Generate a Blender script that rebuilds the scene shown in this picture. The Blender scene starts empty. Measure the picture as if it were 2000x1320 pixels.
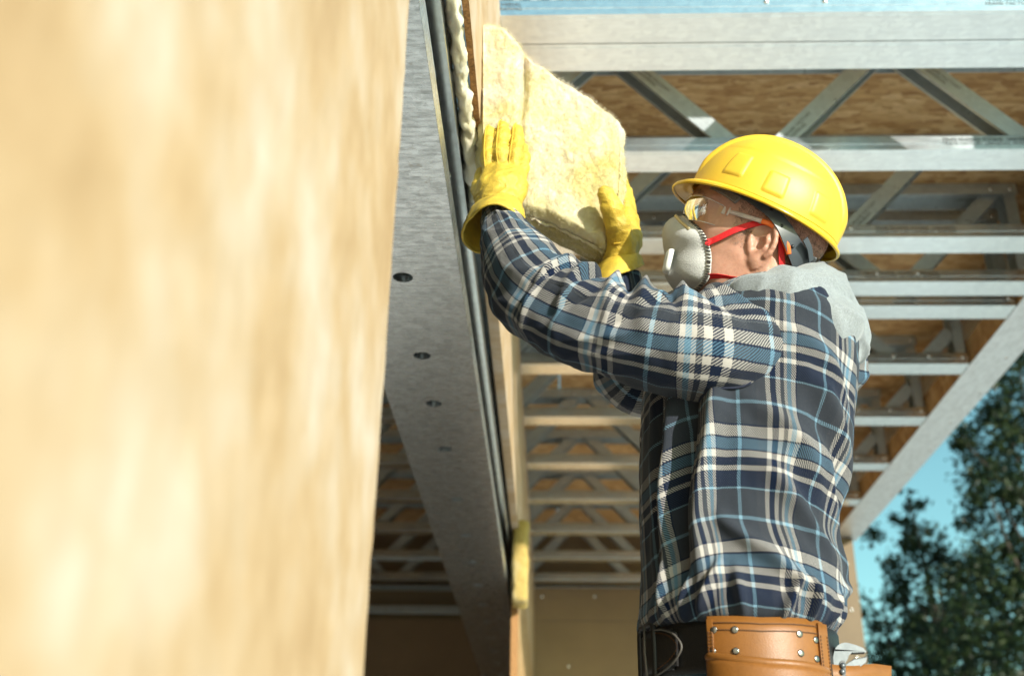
import bpy, bmesh, math, random
import numpy as np
from mathutils import Vector, Matrix

SC = bpy.context.scene
COL = SC.collection
RNG = np.random.default_rng(7)
random.seed(7)

# ------------------------------------------------------------------ camera, sky, sun, exposure
CZ = 0.72                                  # camera height above the ground
TH, PSI, ROLL = math.radians(25.6), math.radians(2.2), math.radians(0.9)
FPX = 2228.0                               # focal length in pixels of a 2000 px wide picture


def cam_matrix():
    c, s = math.cos(TH), math.sin(TH)
    fw = np.array([0, c, s]); up = np.array([0, -s, c]); rt = np.array([1.0, 0, 0])
    cr, sr = math.cos(ROLL), math.sin(ROLL)
    r2 = cr * rt + sr * up; u2 = -sr * rt + cr * up
    cz, sz = math.cos(PSI), math.sin(PSI)
    Z = np.array([[cz, -sz, 0], [sz, cz, 0], [0, 0, 1]])
    return Z @ np.stack([r2, u2, fw], 1)


CM = cam_matrix()
cam_data = bpy.data.cameras.new('camera')
cam_data.sensor_width = 36.0
cam_data.lens = FPX / 2000 * 36.0
cam_data.clip_start = 0.02
cam_data.clip_end = 2000
cam_data.dof.use_dof = True
cam_data.dof.focus_distance = 1.63
cam_data.dof.aperture_fstop = 4.2
cam_data.dof.aperture_blades = 0
cam = bpy.data.objects.new('camera', cam_data)
COL.objects.link(cam)
m = Matrix.Identity(4)
for i in range(3):
    m[i][0] = CM[i, 0]; m[i][1] = CM[i, 1]; m[i][2] = -CM[i, 2]
m[2][3] = CZ
cam.matrix_world = m
SC.camera = cam

SUN_EL, SUN_AZ = math.radians(17), math.radians(37)      # sun behind the camera, to its right
TO_SUN = Vector((math.sin(SUN_AZ) * math.cos(SUN_EL), -math.cos(SUN_AZ) * math.cos(SUN_EL), math.sin(SUN_EL)))
world = bpy.data.worlds.new('World')
SC.world = world
world.use_nodes = True
wn = world.node_tree.nodes; wl = world.node_tree.links
wn.clear()
w_out = wn.new('ShaderNodeOutputWorld'); w_bg = wn.new('ShaderNodeBackground'); w_sky = wn.new('ShaderNodeTexSky')
w_sky.sky_type = 'NISHITA'; w_sky.sun_disc = False
w_sky.sun_elevation = SUN_EL
w_sky.sun_rotation = math.atan2(TO_SUN.x, TO_SUN.y)
w_sky.air_density = 1.0; w_sky.dust_density = 0.6; w_sky.ozone_density = 1.6
w_tint = wn.new('ShaderNodeMix'); w_tint.data_type = 'RGBA'; w_tint.blend_type = 'MULTIPLY'
w_tint.inputs[0].default_value = 1.0
w_tint.inputs[7].default_value = (0.80, 1.12, 0.86, 1)
wl.new(w_sky.outputs[0], w_tint.inputs[6])
wl.new(w_tint.outputs[2], w_bg.inputs[0])
w_bg.inputs[1].default_value = 0.15
wl.new(w_bg.outputs[0], w_out.inputs[0])
sun_data = bpy.data.lights.new('sun', 'SUN')
sun_data.energy = 5.0
sun_data.angle = math.radians(0.6)
sun_data.color = (1.0, 0.95, 0.87)
sun = bpy.data.objects.new('sun', sun_data)
sun.rotation_euler = TO_SUN.to_track_quat('Z', 'Y').to_euler()
sun.location = (4, -6, 8)
COL.objects.link(sun)
vs = SC.view_settings
vs.view_transform = 'Standard'; vs.look = 'None'; vs.gamma = 1.0; vs.use_curve_mapping = False
vs.exposure = 0.62
SC.cycles.use_denoising = True
SC.cycles.max_bounces = 8
SC.cycles.transparent_max_bounces = 8
SC.cycles.caustics_reflective = False
SC.cycles.caustics_refractive = False
SC.cycles.sample_clamp_indirect = 6.0


def pt(px, py, Y):
    """the 3D point seen at picture position (px, py) of the 2000x1320 photograph, at forward distance Y"""
    d = CM @ np.array([(px - 1000) / FPX, (660 - py) / FPX, 1.0])
    k = Y / d[1]
    return np.array([d[0] * k, Y, d[2] * k + CZ])


def pth(px, py, Z):
    d = CM @ np.array([(px - 1000) / FPX, (660 - py) / FPX, 1.0])
    k = (Z - CZ) / d[2]
    return np.array([d[0] * k, d[1] * k, Z])


# ------------------------------------------------------------------ object helpers
def setp(o, label=None, cat=None, group=None, kind=None):
    if label: o['label'] = label
    if cat: o['category'] = cat
    if group: o['group'] = group
    if kind: o['kind'] = kind
    return o


def thing(name, label, cat, loc=(0, 0, 0), group=None):
    o = bpy.data.objects.new(name, None)
    o.empty_display_size = 0.1
    o.location = loc
    COL.objects.link(o)
    return setp(o, label, cat, group)


def world_loc(o):
    v = Vector(o.location)
    while o.parent:
        o = o.parent
        v = v + Vector(o.location)
    return v


def link(name, me, mat=None, parent=None, local=False):
    """link a mesh; vertices are in world space unless local (then in the parent's space)"""
    o = bpy.data.objects.new(name, me)
    COL.objects.link(o)
    if mat is not None and not me.materials:
        me.materials.append(mat)
    if parent is not None:
        o.parent = parent
        if not local:
            o.location = -world_loc(parent)
    return o


def mesh(name, V, F, mat=None, parent=None, smooth=True, uv=None, local=False):
    V = np.asarray(V, float).reshape(-1, 3)
    me = bpy.data.meshes.new(name)
    if isinstance(F, np.ndarray):
        n, k = F.shape
        me.vertices.add(len(V)); me.vertices.foreach_set('co', V.ravel())
        me.loops.add(n * k); me.loops.foreach_set('vertex_index', F.ravel().astype(np.int32))
        me.polygons.add(n)
        me.polygons.foreach_set('loop_start', np.arange(0, n * k, k, dtype=np.int32))
        try:
            me.polygons.foreach_set('loop_total', np.full(n, k, np.int32))
        except Exception:
            pass
        me.update(calc_edges=True)
    else:
        me.from_pydata([tuple(v) for v in V], [], F)
    me.validate()
    if smooth:
        me.polygons.foreach_set('use_smooth', np.ones(len(me.polygons), bool))
    if uv is not None:
        lay = me.uv_layers.new(name='UVMap')
        li = np.zeros(len(me.loops), np.int32); me.loops.foreach_get('vertex_index', li)
        lay.data.foreach_set('uv', np.asarray(uv, float)[li].ravel())
    me.update()
    return link(name, me, mat, parent, local)


class MB:
    """collects simple shapes for one mesh"""
    def __init__(self): self.v = []; self.f = []

    def add(self, V, F):
        b = len(self.v)
        self.v += [tuple(map(float, p)) for p in V]
        self.f += [[b + i for i in q] for q in F]
        return self

    def box(self, x0, x1, y0, y1, z0, z1):
        V = [(x0, y0, z0), (x1, y0, z0), (x1, y1, z0), (x0, y1, z0), (x0, y0, z1), (x1, y0, z1), (x1, y1, z1), (x0, y1, z1)]
        return self.add(V, [(0, 3, 2, 1), (4, 5, 6, 7), (0, 1, 5, 4), (1, 2, 6, 5), (2, 3, 7, 6), (3, 0, 4, 7)])

    def obox(self, c, ax, ay, az):
        """oriented box: centre and three half-axis vectors"""
        c, ax, ay, az = map(lambda q: np.asarray(q, float), (c, ax, ay, az))
        V = [c + i * ax + j * ay + k * az for k in (-1, 1) for i, j in ((-1, -1), (1, -1), (1, 1), (-1, 1))]
        return self.add(V, [(0, 3, 2, 1), (4, 5, 6, 7), (0, 1, 5, 4), (1, 2, 6, 5), (2, 3, 7, 6), (3, 0, 4, 7)])

    def build(self, name, mat=None, parent=None, smooth=False, local=False, bevel=0.0):
        o = mesh(name, np.array(self.v), self.f, mat, parent, smooth, local=local)
        if bevel:
            bv = o.modifiers.new('bevel', 'BEVEL'); bv.width = bevel; bv.segments = 2; bv.limit_method = 'ANGLE'
        return o


def grid_faces(n, m, wrap_m=False, wrap_n=False):
    i = np.arange(n if wrap_n else n - 1); j = np.arange(m if wrap_m else m - 1)
    I, J = np.meshgrid(i, j, indexing='ij')
    I2 = (I + 1) % n; J2 = (J + 1) % m
    return np.stack([I * m + J, I * m + J2, I2 * m + J2, I2 * m + J], -1).reshape(-1, 4)


def catmull(P, n):
    P = np.asarray(P, float)
    k = len(P)
    Q = np.vstack([2 * P[0] - P[1], P, 2 * P[-1] - P[-2]])
    t = np.linspace(0, k - 1, n); i = np.minimum(t.astype(int), k - 2); f = (t - i)[:, None]
    a, b, c, d = Q[i], Q[i + 1], Q[i + 2], Q[i + 3]
    return 0.5 * (2 * b + (c - a) * f + (2 * a - 5 * b + 4 * c - d) * f ** 2 + (3 * b - a - 3 * c + d) * f ** 3)


def closed_curve(P, n):
    P = np.asarray(P, float); k = len(P)
    t = np.linspace(0, k, n, endpoint=False); i = t.astype(int); f = (t - i)[:, None]
    a, b, c, d = P[(i - 1) % k], P[i % k], P[(i + 1) % k], P[(i + 2) % k]
    return 0.5 * (2 * b + (c - a) * f + (2 * a - 5 * b + 4 * c - d) * f ** 2 + (3 * b - a - 3 * c + d) * f ** 3)


def nrm(v):
    return v / np.maximum(np.linalg.norm(v, axis=-1, keepdims=True), 1e-9)


def frames(P, ref):
    T = nrm(np.gradient(P, axis=0))
    A = np.zeros_like(P)
    a = np.asarray(ref, float)
    for i in range(len(P)):
        a = a - T[i] * np.dot(a, T[i]); a = a / np.linalg.norm(a); A[i] = a
    return T, A, np.cross(T, A)


def tube(P, ra, rb=None, seg=16, ref=(0, -1, 0), n=None, cap=True):
    """tube along a path with (variable) elliptic radii; returns V, F (list)"""
    P = np.asarray(P, float)
    if n: P = catmull(P, n)
    k = len(P)
    ra = np.interp(np.linspace(0, 1, k), np.linspace(0, 1, np.size(ra)), np.atleast_1d(ra)) if np.size(ra) > 1 else np.full(k, float(np.atleast_1d(ra)[0]))
    rb = ra if rb is None else (np.interp(np.linspace(0, 1, k), np.linspace(0, 1, np.size(rb)), np.atleast_1d(rb)) if np.size(rb) > 1 else np.full(k, float(np.atleast_1d(rb)[0])))
    T, A, B = frames(P, ref)
    ph = np.linspace(0, 2 * np.pi, seg, endpoint=False)
    V = P[:, None] + ra[:, None, None] * np.cos(ph)[None, :, None] * A[:, None] + rb[:, None, None] * np.sin(ph)[None, :, None] * B[:, None]
    F = [list(q) for q in grid_faces(k, seg, wrap_m=True)]
    if cap:
        F.append(list(range(seg))[::-1]); F.append([(k - 1) * seg + i for i in range(seg)])
    return V.reshape(-1, 3), F


# ------------------------------------------------------------------ numpy noise
_perm = np.random.default_rng(3).permutation(256)
_perm = np.concatenate([_perm, _perm, _perm])
_grad = nrm(np.random.default_rng(5).normal(size=(256, 3)))


def noise(p):
    """3D gradient noise, p (...,3) -> about -1..1"""
    p = np.asarray(p, float)
    i = np.floor(p).astype(int); f = p - i
    i &= 255
    u = f * f * f * (f * (f * 6 - 15) + 10)
    r = 0
    for dx in (0, 1):
        for dy in (0, 1):
            for dz in (0, 1):
                h = _perm[_perm[_perm[i[..., 0] + dx] + i[..., 1] + dy] + i[..., 2] + dz]
                g = _grad[h]
                d = g[..., 0] * (f[..., 0] - dx) + g[..., 1] * (f[..., 1] - dy) + g[..., 2] * (f[..., 2] - dz)
                r = r + d * (u[..., 0] if dx else 1 - u[..., 0]) * (u[..., 1] if dy else 1 - u[..., 1]) * (u[..., 2] if dz else 1 - u[..., 2])
    return r * 1.6


def fbm(p, o=3):
    r = 0; a = 1.0
    for _ in range(o):
        r = r + a * noise(p); p = np.asarray(p) * 2.03 + 7.1; a *= 0.5
    return r


def sstep(a, b, x):
    t = np.clip((x - a) / (b - a), 0, 1)
    return t * t * (3 - 2 * t)


# ------------------------------------------------------------------ signed distance modelling (smooth unions, surface nets)
def sd_cone(p, a, b, ra, rb):
    a = np.asarray(a, np.float32); b = np.asarray(b, np.float32)
    ba = b - a
    h = np.clip(((p - a) @ ba) / max(float(ba @ ba), 1e-9), 0, 1)
    return np.linalg.norm(p - a - h[..., None] * ba, axis=-1) - (ra + h * (rb - ra))


def sd_ell(p, c, r, R=None):
    q = p - np.asarray(c, np.float32)
    if R is not None: q = q @ np.asarray(R, np.float32)
    r = np.asarray(r, np.float32)
    k0 = np.linalg.norm(q / r, axis=-1); k1 = np.linalg.norm(q / r ** 2, axis=-1)
    return k0 * (k0 - 1) / np.maximum(k1, 1e-6)


def smin(a, b, k):
    h = np.maximum(k - np.abs(a - b), 0) / k
    return np.minimum(a, b) - h * h * k * 0.25


def smax(a, b, k): return -smin(-a, -b, k)


def grid_pts(xs, ys, zs):
    return np.stack(np.meshgrid(xs, ys, zs, indexing='ij'), -1).astype(np.float32)


def surface_nets(D, xs, ys, zs):
    nx, ny, nz = D.shape
    S = D < 0
    c = np.zeros((nx - 1, ny - 1, nz - 1), np.int8)
    for i in (0, 1):
        for j in (0, 1):
            for k in (0, 1):
                c += S[i:nx - 1 + i, j:ny - 1 + j, k:nz - 1 + k]
    act = (c > 0) & (c < 8)
    I, J, K = np.nonzero(act)
    idx = -np.ones(act.shape, np.int64); idx[I, J, K] = np.arange(len(I))
    acc = np.zeros((len(I), 3)); cnt = np.zeros(len(I))
    cor = [(i, j, k) for i in (0, 1) for j in (0, 1) for k in (0, 1)]
    for a in cor:
        for ax in range(3):
            if a[ax]: continue
            b = list(a); b[ax] = 1
            da = D[I + a[0], J + a[1], K + a[2]]; db = D[I + b[0], J + b[1], K + b[2]]
            mk = (da < 0) != (db < 0)
            t = np.where(mk, da / np.where(mk, da - db, 1), 0)
            pa = np.stack([xs[I + a[0]], ys[J + a[1]], zs[K + a[2]]], 1); pb = np.stack([xs[I + b[0]], ys[J + b[1]], zs[K + b[2]]], 1)
            acc += np.where(mk[:, None], pa + (pb - pa) * t[:, None], 0); cnt += mk
    V = acc / cnt[:, None]
    F = []
    for ax in range(3):
        sl0 = [slice(None)] * 3; sl1 = [slice(None)] * 3
        sl0[ax] = slice(0, -1); sl1[ax] = slice(1, None)
        a = S[tuple(sl0)]; b = S[tuple(sl1)]
        i, j, k = np.nonzero(a != b)
        o1, o2 = [(1, 2), (2, 0), (0, 1)][ax]
        ok = np.ones(len(i), bool)
        ijk = [i, j, k]
        for o in (o1, o2):
            ok &= (ijk[o] > 0) & (ijk[o] < D.shape[o] - 1)
        i, j, k = i[ok], j[ok], k[ok]
        flip = a[i, j, k]

        def cell(d1, d2):
            q = [i.copy(), j.copy(), k.copy()]
            q[o1] = q[o1] - d1; q[o2] = q[o2] - d2
            return idx[q[0], q[1], q[2]]
        q = np.stack([cell(1, 1), cell(0, 1), cell(0, 0), cell(1, 0)], 1)
        q[~flip] = q[~flip][:, ::-1]
        F.append(q)
    return V, np.concatenate(F)


# ------------------------------------------------------------------ materials
def new_mat(name):
    mt = bpy.data.materials.new(name); mt.use_nodes = True
    nt = mt.node_tree; nt.nodes.clear()
    out = nt.nodes.new('ShaderNodeOutputMaterial'); bs = nt.nodes.new('ShaderNodeBsdfPrincipled')
    nt.links.new(bs.outputs[0], out.inputs[0])
    return mt, nt, bs


def N(nt, typ, **kw):
    n = nt.nodes.new(typ)
    for k, v in kw.items(): setattr(n, k, v)
    return n


def coords(nt, scale=(1, 1, 1), kind='Object', rot=(0, 0, 0)):
    tc = N(nt, 'ShaderNodeTexCoord'); mp = N(nt, 'ShaderNodeMapping')
    mp.inputs['Scale'].default_value = scale; mp.inputs['Rotation'].default_value = rot
    nt.links.new(tc.outputs[kind], mp.inputs[0])
    return mp.outputs[0]


def tex_noise(nt, vec, scale, detail=4, rough=0.55, dist=0.0):
    n = N(nt, 'ShaderNodeTexNoise')
    n.inputs['Scale'].default_value = scale; n.inputs['Detail'].default_value = detail
    n.inputs['Roughness'].default_value = rough; n.inputs['Distortion'].default_value = dist
    nt.links.new(vec, n.inputs['Vector'])
    return n.outputs['Fac']


def ramp(nt, fac, stops, interp='LINEAR'):
    r = N(nt, 'ShaderNodeValToRGB'); cr = r.color_ramp; cr.interpolation = interp
    while len(cr.elements) < len(stops): cr.elements.new(0.5)
    for e, (p, c) in zip(cr.elements, stops):
        e.position = p; e.color = (*c, 1) if len(c) == 3 else c
    nt.links.new(fac, r.inputs[0])
    return r.outputs[0]


def mixc(nt, fac, a, b, mode='MIX'):
    x = N(nt, 'ShaderNodeMix'); x.data_type = 'RGBA'; x.blend_type = mode
    for s, v in ((0, fac), (6, a), (7, b)):
        if hasattr(v, 'links') or hasattr(v, 'is_linked'): nt.links.new(v, x.inputs[s])
        elif isinstance(v, (int, float)): x.inputs[s].default_value = v
        else: x.inputs[s].default_value = (*v, 1)
    return x.outputs[2]


def math_n(nt, op, a, b=None, c=None):
    x = N(nt, 'ShaderNodeMath', operation=op)
    for s, v in enumerate((a, b, c)):
        if v is None: continue
        if hasattr(v, 'is_linked'): nt.links.new(v, x.inputs[s])
        else: x.inputs[s].default_value = v
    return x.outputs[0]


def bump(nt, bs, h, strength=0.3, dist=0.002):
    b = N(nt, 'ShaderNodeBump'); b.inputs['Strength'].default_value = strength; b.inputs['Distance'].default_value = dist
    nt.links.new(h, b.inputs['Height']); nt.links.new(b.outputs[0], bs.inputs['Normal'])


def plain(name, col, rough=0.5, metal=0.0, var=0.12, vscale=30, bstr=0.0, bscale=200, spec=0.5, coat=0.0):
    mt, nt, bs = new_mat(name)
    v = coords(nt)
    n = tex_noise(nt, v, vscale, 4)
    lo = tuple(max(0, c * (1 - var)) for c in col); hi = tuple(min(1, c * (1 + var)) for c in col)
    nt.links.new(ramp(nt, n, [(0.3, lo), (0.7, hi)]), bs.inputs['Base Color'])
    bs.inputs['Roughness'].default_value = rough; bs.inputs['Metallic'].default_value = metal
    bs.inputs['Specular IOR Level'].default_value = spec
    bs.inputs['Coat Weight'].default_value = coat
    if bstr: bump(nt, bs, tex_noise(nt, v, bscale, 3), bstr, 0.001)
    return mt


def steel(name, base=(0.90, 0.95, 0.97), rough=0.19, streak=(1, 1, 1), dirt=0.13, speck=0.0, spangle=60, metal=0.96, spread=0.08):
    mt, nt, bs = new_mat(name)
    v = coords(nt)
    vv = N(nt, 'ShaderNodeTexVoronoi'); vv.inputs['Scale'].default_value = spangle
    nt.links.new(v, vv.inputs['Vector'])
    sp = ramp(nt, vv.outputs['Color'], [(0.1, tuple(c * (1 - spread) for c in base)), (0.9, tuple(min(1, c * (1 + spread * 0.6)) for c in base))])
    vs_ = coords(nt, streak)
    st = tex_noise(nt, vs_, 14, 6, 0.65, 0.2)
    c1 = mixc(nt, math_n(nt, 'MULTIPLY', ramp(nt, st, [(0.42, (0, 0, 0)), (0.75, (1, 1, 1))]), dirt), sp, (0.30, 0.31, 0.31))
    gr = tex_noise(nt, coords(nt, (3, 3, 3)), 9, 5, 0.7)
    c2 = mixc(nt, math_n(nt, 'MULTIPLY', ramp(nt, gr, [(0.62, (0, 0, 0)), (0.72, (1, 1, 1))]), dirt * 0.8), c1, (0.42, 0.36, 0.28))
    if speck:
        sk = tex_noise(nt, coords(nt, (90, 420, 90)), 1.0, 3, 0.6)
        sc2 = tex_noise(nt, coords(nt, (9, 260, 9), rot=(0, 0, 0.5)), 1.0, 3, 0.6)
        big = ramp(nt, tex_noise(nt, coords(nt), 7, 4), [(0.4, (0.15, 0.15, 0.15)), (0.65, (1, 1, 1))])
        k_ = math_n(nt, 'MULTIPLY', math_n(nt, 'MAXIMUM', ramp(nt, sk, [(0.57, (0, 0, 0)), (0.66, (1, 1, 1))]), ramp(nt, sc2, [(0.70, (0, 0, 0)), (0.76, (1, 1, 1))])), big)
        c2 = mixc(nt, math_n(nt, 'MULTIPLY', k_, speck), c2, (0.95, 0.96, 0.95))
    nt.links.new(c2, bs.inputs['Base Color'])
    bs.inputs['Metallic'].default_value = metal
    rr = ramp(nt, st, [(0.2, (rough * 0.75,) * 3), (0.8, (min(1, rough * 1.45),) * 3)])
    nt.links.new(rr, bs.inputs['Roughness'])
    bump(nt, bs, tex_noise(nt, vs_, 90, 4), 0.12, 0.0006)
    return mt


def osb_mat(name, tint=1.0, sc=1.0, rot=0.0):
    """pressed strand board: long overlapping flakes in several directions"""
    mt, nt, bs = new_mat(name)
    cols = []
    flake_h = []
    for i, (ax, sx) in enumerate((((0.3, 0.2, 0.9), 1.0), ((1.1, 0.7, -0.5), 0.8), ((2.2, -0.6, 0.2), 1.2))):
        v = coords(nt, (11 * sc * sx, 34 * sc * sx, 20 * sc * sx), rot=(ax[0] + rot, ax[1], ax[2]))
        vo = N(nt, 'ShaderNodeTexVoronoi'); vo.inputs['Scale'].default_value = 1.0; vo.inputs['Randomness'].default_value = 1.0
        nt.links.new(v, vo.inputs['Vector'])
        sx_ = N(nt, 'ShaderNodeSeparateColor'); nt.links.new(vo.outputs['Color'], sx_.inputs[0])
        cols.append(sx_.outputs[0]); flake_h.append(sx_.outputs[1])
    a = ramp(nt, cols[0], [(0.0, (0.30 * tint, 0.155 * tint, 0.058 * tint)), (0.5, (0.47 * tint, 0.29 * tint, 0.125 * tint)), (1.0, (0.60 * tint, 0.42 * tint, 0.215 * tint))])
    b = ramp(nt, cols[1], [(0.0, (0.36 * tint, 0.20 * tint, 0.075 * tint)), (0.6, (0.52 * tint, 0.335 * tint, 0.15 * tint)), (1.0, (0.64 * tint, 0.46 * tint, 0.25 * tint))])
    mix1 = mixc(nt, ramp(nt, flake_h[2], [(0.45, (0, 0, 0)), (0.55, (1, 1, 1))]), a, b)
    gr = tex_noise(nt, coords(nt, (40, 160, 60), rot=(0.4, 0.3, 0.8)), 1.0, 4)
    mix2 = mixc(nt, 0.55, mix1, ramp(nt, gr, [(0.3, (0.55, 0.5, 0.45)), (0.7, (1, 1, 1))]), 'MULTIPLY')
    big = tex_noise(nt, coords(nt, (2, 2, 2)), 1.6, 3)
    mix3 = mixc(nt, 0.35, mix2, ramp(nt, big, [(0.3, (0.7, 0.62, 0.5)), (0.7, (1, 1, 1))]), 'MULTIPLY')
    nt.links.new(mix3, bs.inputs['Base Color'])
    bs.inputs['Roughness'].default_value = 0.62
    bump(nt, bs, cols[2], 0.25, 0.001)
    return mt


def pale_board(name):
    mt, nt, bs = new_mat(name)
    a = tex_noise(nt, coords(nt, (10, 10, 10)), 1.0, 3, 0.5, 0.2)
    b = tex_noise(nt, coords(nt, (30, 60, 26), rot=(0.5, 0, 0)), 1.0, 4)
    c = ramp(nt, a, [(0.28, (0.41, 0.270, 0.142)), (0.43, (0.47, 0.325, 0.185)), (0.55, (0.50, 0.370, 0.242)), (0.72, (0.55, 0.455, 0.36))])
    c = mixc(nt, 0.4, c, ramp(nt, b, [(0.3, (0.72, 0.66, 0.52)), (0.65, (1, 1, 1))]), 'MULTIPLY')
    nt.links.new(c, bs.inputs['Base Color']); bs.inputs['Roughness'].default_value = 0.6
    bump(nt, bs, b, 0.3, 0.001)
    return mt


def wool_mat(name, stops, rough=0.95):
    mt, nt, bs = new_mat(name)
    v = coords(nt)
    big = tex_noise(nt, v, 9, 5, 0.6, 0.6)
    fine = tex_noise(nt, coords(nt, (1, 1, 0.35)), 70, 5, 0.65, 0.8)
    c = ramp(nt, big, stops)
    c = mixc(nt, 0.4, c, ramp(nt, fine, [(0.3, (0.78, 0.75, 0.66)), (0.65, (1, 1, 1))]), 'MULTIPLY')
    nt.links.new(c, bs.inputs['Base Color'])
    bs.inputs['Roughness'].default_value = rough
    bs.inputs['Specular IOR Level'].default_value = 0.1
    bs.inputs['Subsurface Weight'].default_value = 0.25
    bs.inputs['Subsurface Radius'].default_value = (0.01, 0.009, 0.005)
    bs.inputs['Subsurface Scale'].default_value = 1.0
    h = math_n(nt, 'ADD', fine, math_n(nt, 'MULTIPLY', tex_noise(nt, v, 240, 4, 0.7, 1.0), 0.6))
    bump(nt, bs, h, 0.55, 0.004)
    return mt


def plaid_mat(name, pu=0.112, pv=0.15):
    mt, nt, bs = new_mat(name)
    tc = N(nt, 'ShaderNodeTexCoord')
    sp = N(nt, 'ShaderNodeSeparateXYZ'); nt.links.new(tc.outputs['UV'], sp.inputs[0])
    wob = tex_noise(nt, coords(nt, (40, 40, 40), 'UV'), 2.0, 3)
    u = math_n(nt, 'ADD', sp.outputs[0], math_n(nt, 'MULTIPLY', wob, 0.0016))
    v = math_n(nt, 'ADD', sp.outputs[1], math_n(nt, 'MULTIPLY', wob, 0.0016))
    G = (0.028, 0.033, 0.043); G2 = (0.042, 0.045, 0.054); NV = (0.004, 0.010, 0.030); W = (0.40, 0.375, 0.345)
    LB = (0.15, 0.26, 0.34); ST = (0.07, 0.145, 0.215)
    fu = math_n(nt, 'FRACT', math_n(nt, 'DIVIDE', u, pu)); fv = math_n(nt, 'FRACT', math_n(nt, 'DIVIDE', v, -pv))
    warp = ramp(nt, fu, [(0, G), (.22, LB), (.265, G), (.46, G2), (.57, W), (.625, NV), (.69, W), (.74, G2), (.785, W), (.82, LB), (.865, W), (.915, NV), (.93, G)], 'CONSTANT')
    weft = ramp(nt, fv, [(0, G), (.17, LB), (.20, G), (.38, NV), (.395, W), (.49, NV), (.505, ST), (.60, NV), (.612, W), (.67, NV), (.74, W), (.785, NV), (.925, LB), (.94, G)], 'CONSTANT')
    d = math_n(nt, 'FRACT', math_n(nt, 'DIVIDE', math_n(nt, 'ADD', u, math_n(nt, 'MULTIPLY', v, 0.8)), 0.0029))
    tw = ramp(nt, d, [(0.44, (0, 0, 0)), (0.54, (1, 1, 1)), (0.93, (1, 1, 1)), (1.0, (0, 0, 0))])
    c = mixc(nt, tw, weft, warp)
    dk = mixc(nt, 1.0, weft, warp, 'DARKEN')
    c = mixc(nt, 0.30, c, dk)
    fz = tex_noise(nt, coords(nt, (300, 300, 300), 'UV'), 1.5, 4, 0.7)
    c = mixc(nt, 0.45, c, ramp(nt, fz, [(0.25, (0.62, 0.62, 0.64)), (0.7, (1.0, 1.0, 1.0))]), 'MULTIPLY')
    pill = tex_noise(nt, coords(nt, (900, 900, 900), 'UV'), 1.0, 2, 0.5)
    c = mixc(nt, math_n(nt, 'MULTIPLY', ramp(nt, pill, [(0.66, (0, 0, 0)), (0.76, (1, 1, 1))]), 0.16), c, (0.45, 0.45, 0.47))
    nt.links.new(c, bs.inputs['Base Color'])
    bs.inputs['Roughness'].default_value = 0.92
    bs.inputs['Specular IOR Level'].default_value = 0.12
    bs.inputs['Sheen Weight'].default_value = 0.08
    bs.inputs['Sheen Roughness'].default_value = 0.5
    h = math_n(nt, 'ADD', math_n(nt, 'MULTIPLY', d, 0.35), fz)
    bump(nt, bs, h, 0.45, 0.0012)
    return mt


M = {}
M['steel'] = steel('galvanised_steel', streak=(1, 6, 6))
M['steel_web'] = steel('galvanised_steel_web', (0.62, 0.68, 0.70), 0.30, dirt=0.2, metal=0.55)
M['steel_beam'] = steel('galvanised_steel_beam', (0.84, 0.89, 0.91), 0.25, streak=(2.2, 9, 2.2), dirt=0.8, speck=0.9, spread=0.16)
M['steel_rim'] = steel('galvanised_steel_rim', (0.82, 0.84, 0.85), 0.40, streak=(4, 1, 4), dirt=0.3)
M['screw'] = plain('zinc_screw', (0.70, 0.69, 0.66), 0.22, 1.0)
M['osb'] = osb_mat('strand_board', 1.0)
M['osb_deck'] = osb_mat('strand_board_deck', 1.35, 1.6)
M['osb_near'] = pale_board('pale_strand_board')
M['osb_edge'] = plain('strand_board_cut_edge', (0.33, 0.17, 0.065), 0.9, 0, 0.45, 180, 0.8, 260)
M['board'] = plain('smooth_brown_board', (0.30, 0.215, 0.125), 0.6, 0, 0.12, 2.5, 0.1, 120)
M['board_post'] = plain('tan_board_shaded', (0.155, 0.108, 0.058), 0.65, 0, 0.15, 4, 0.1, 120)  # darker copy of the wall board, shade put into the sunlit post's colour
M['wool'] = wool_mat('yellow_glass_wool', [(0.30, (0.55, 0.45, 0.15)), (0.42, (0.61, 0.53, 0.27)), (0.53, (0.64, 0.57, 0.385)), (0.64, (0.66, 0.575, 0.455)), (0.75, (0.70, 0.65, 0.55))])
M['wool_white'] = wool_mat('pale_glass_wool', [(0.3, (0.72, 0.64, 0.42)), (0.6, (0.84, 0.80, 0.68))])
M['plaid'] = plaid_mat('plaid_flannel')
M['ink'] = plain('printing_ink', (0.05, 0.05, 0.05), 0.8)

# ------------------------------------------------------------------ ground
M['ground'] = None
mt, nt, bs = new_mat('sandy_ground'); M['ground'] = mt
_v = coords(nt)
nt.links.new(mixc(nt, 0.4, ramp(nt, tex_noise(nt, _v, 0.4, 6), [(0.3, (0.52, 0.50, 0.46)), (0.7, (0.64, 0.62, 0.58))]),
                  ramp(nt, tex_noise(nt, _v, 30, 5), [(0.3, (0.6, 0.6, 0.6)), (0.7, (1, 1, 1))]), 'MULTIPLY'), bs.inputs['Base Color'])
bs.inputs['Roughness'].default_value = 0.9
bump(nt, bs, tex_noise(nt, _v, 25, 5), 0.6, 0.02)
M['slab'] = plain('pale_concrete', (0.80, 0.80, 0.79), 0.7, 0, 0.15, 3, 0.3, 80)  # unseen floor, coloured near white to bounce sunlight onto the steel undersides
g = MB(); g.add([(-400, -400, 0), (400, -400, 0), (400, 400, 0), (-400, 400, 0)], [(0, 1, 2, 3)])
setp(g.build('ground', M['ground']), kind='structure')
g = MB(); g.box(-4.2, 3.2, -3.0, 8.6, -0.1, 0.012)
setp(g.build('concrete_slab', M['slab'], bevel=0.006), kind='structure')

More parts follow.
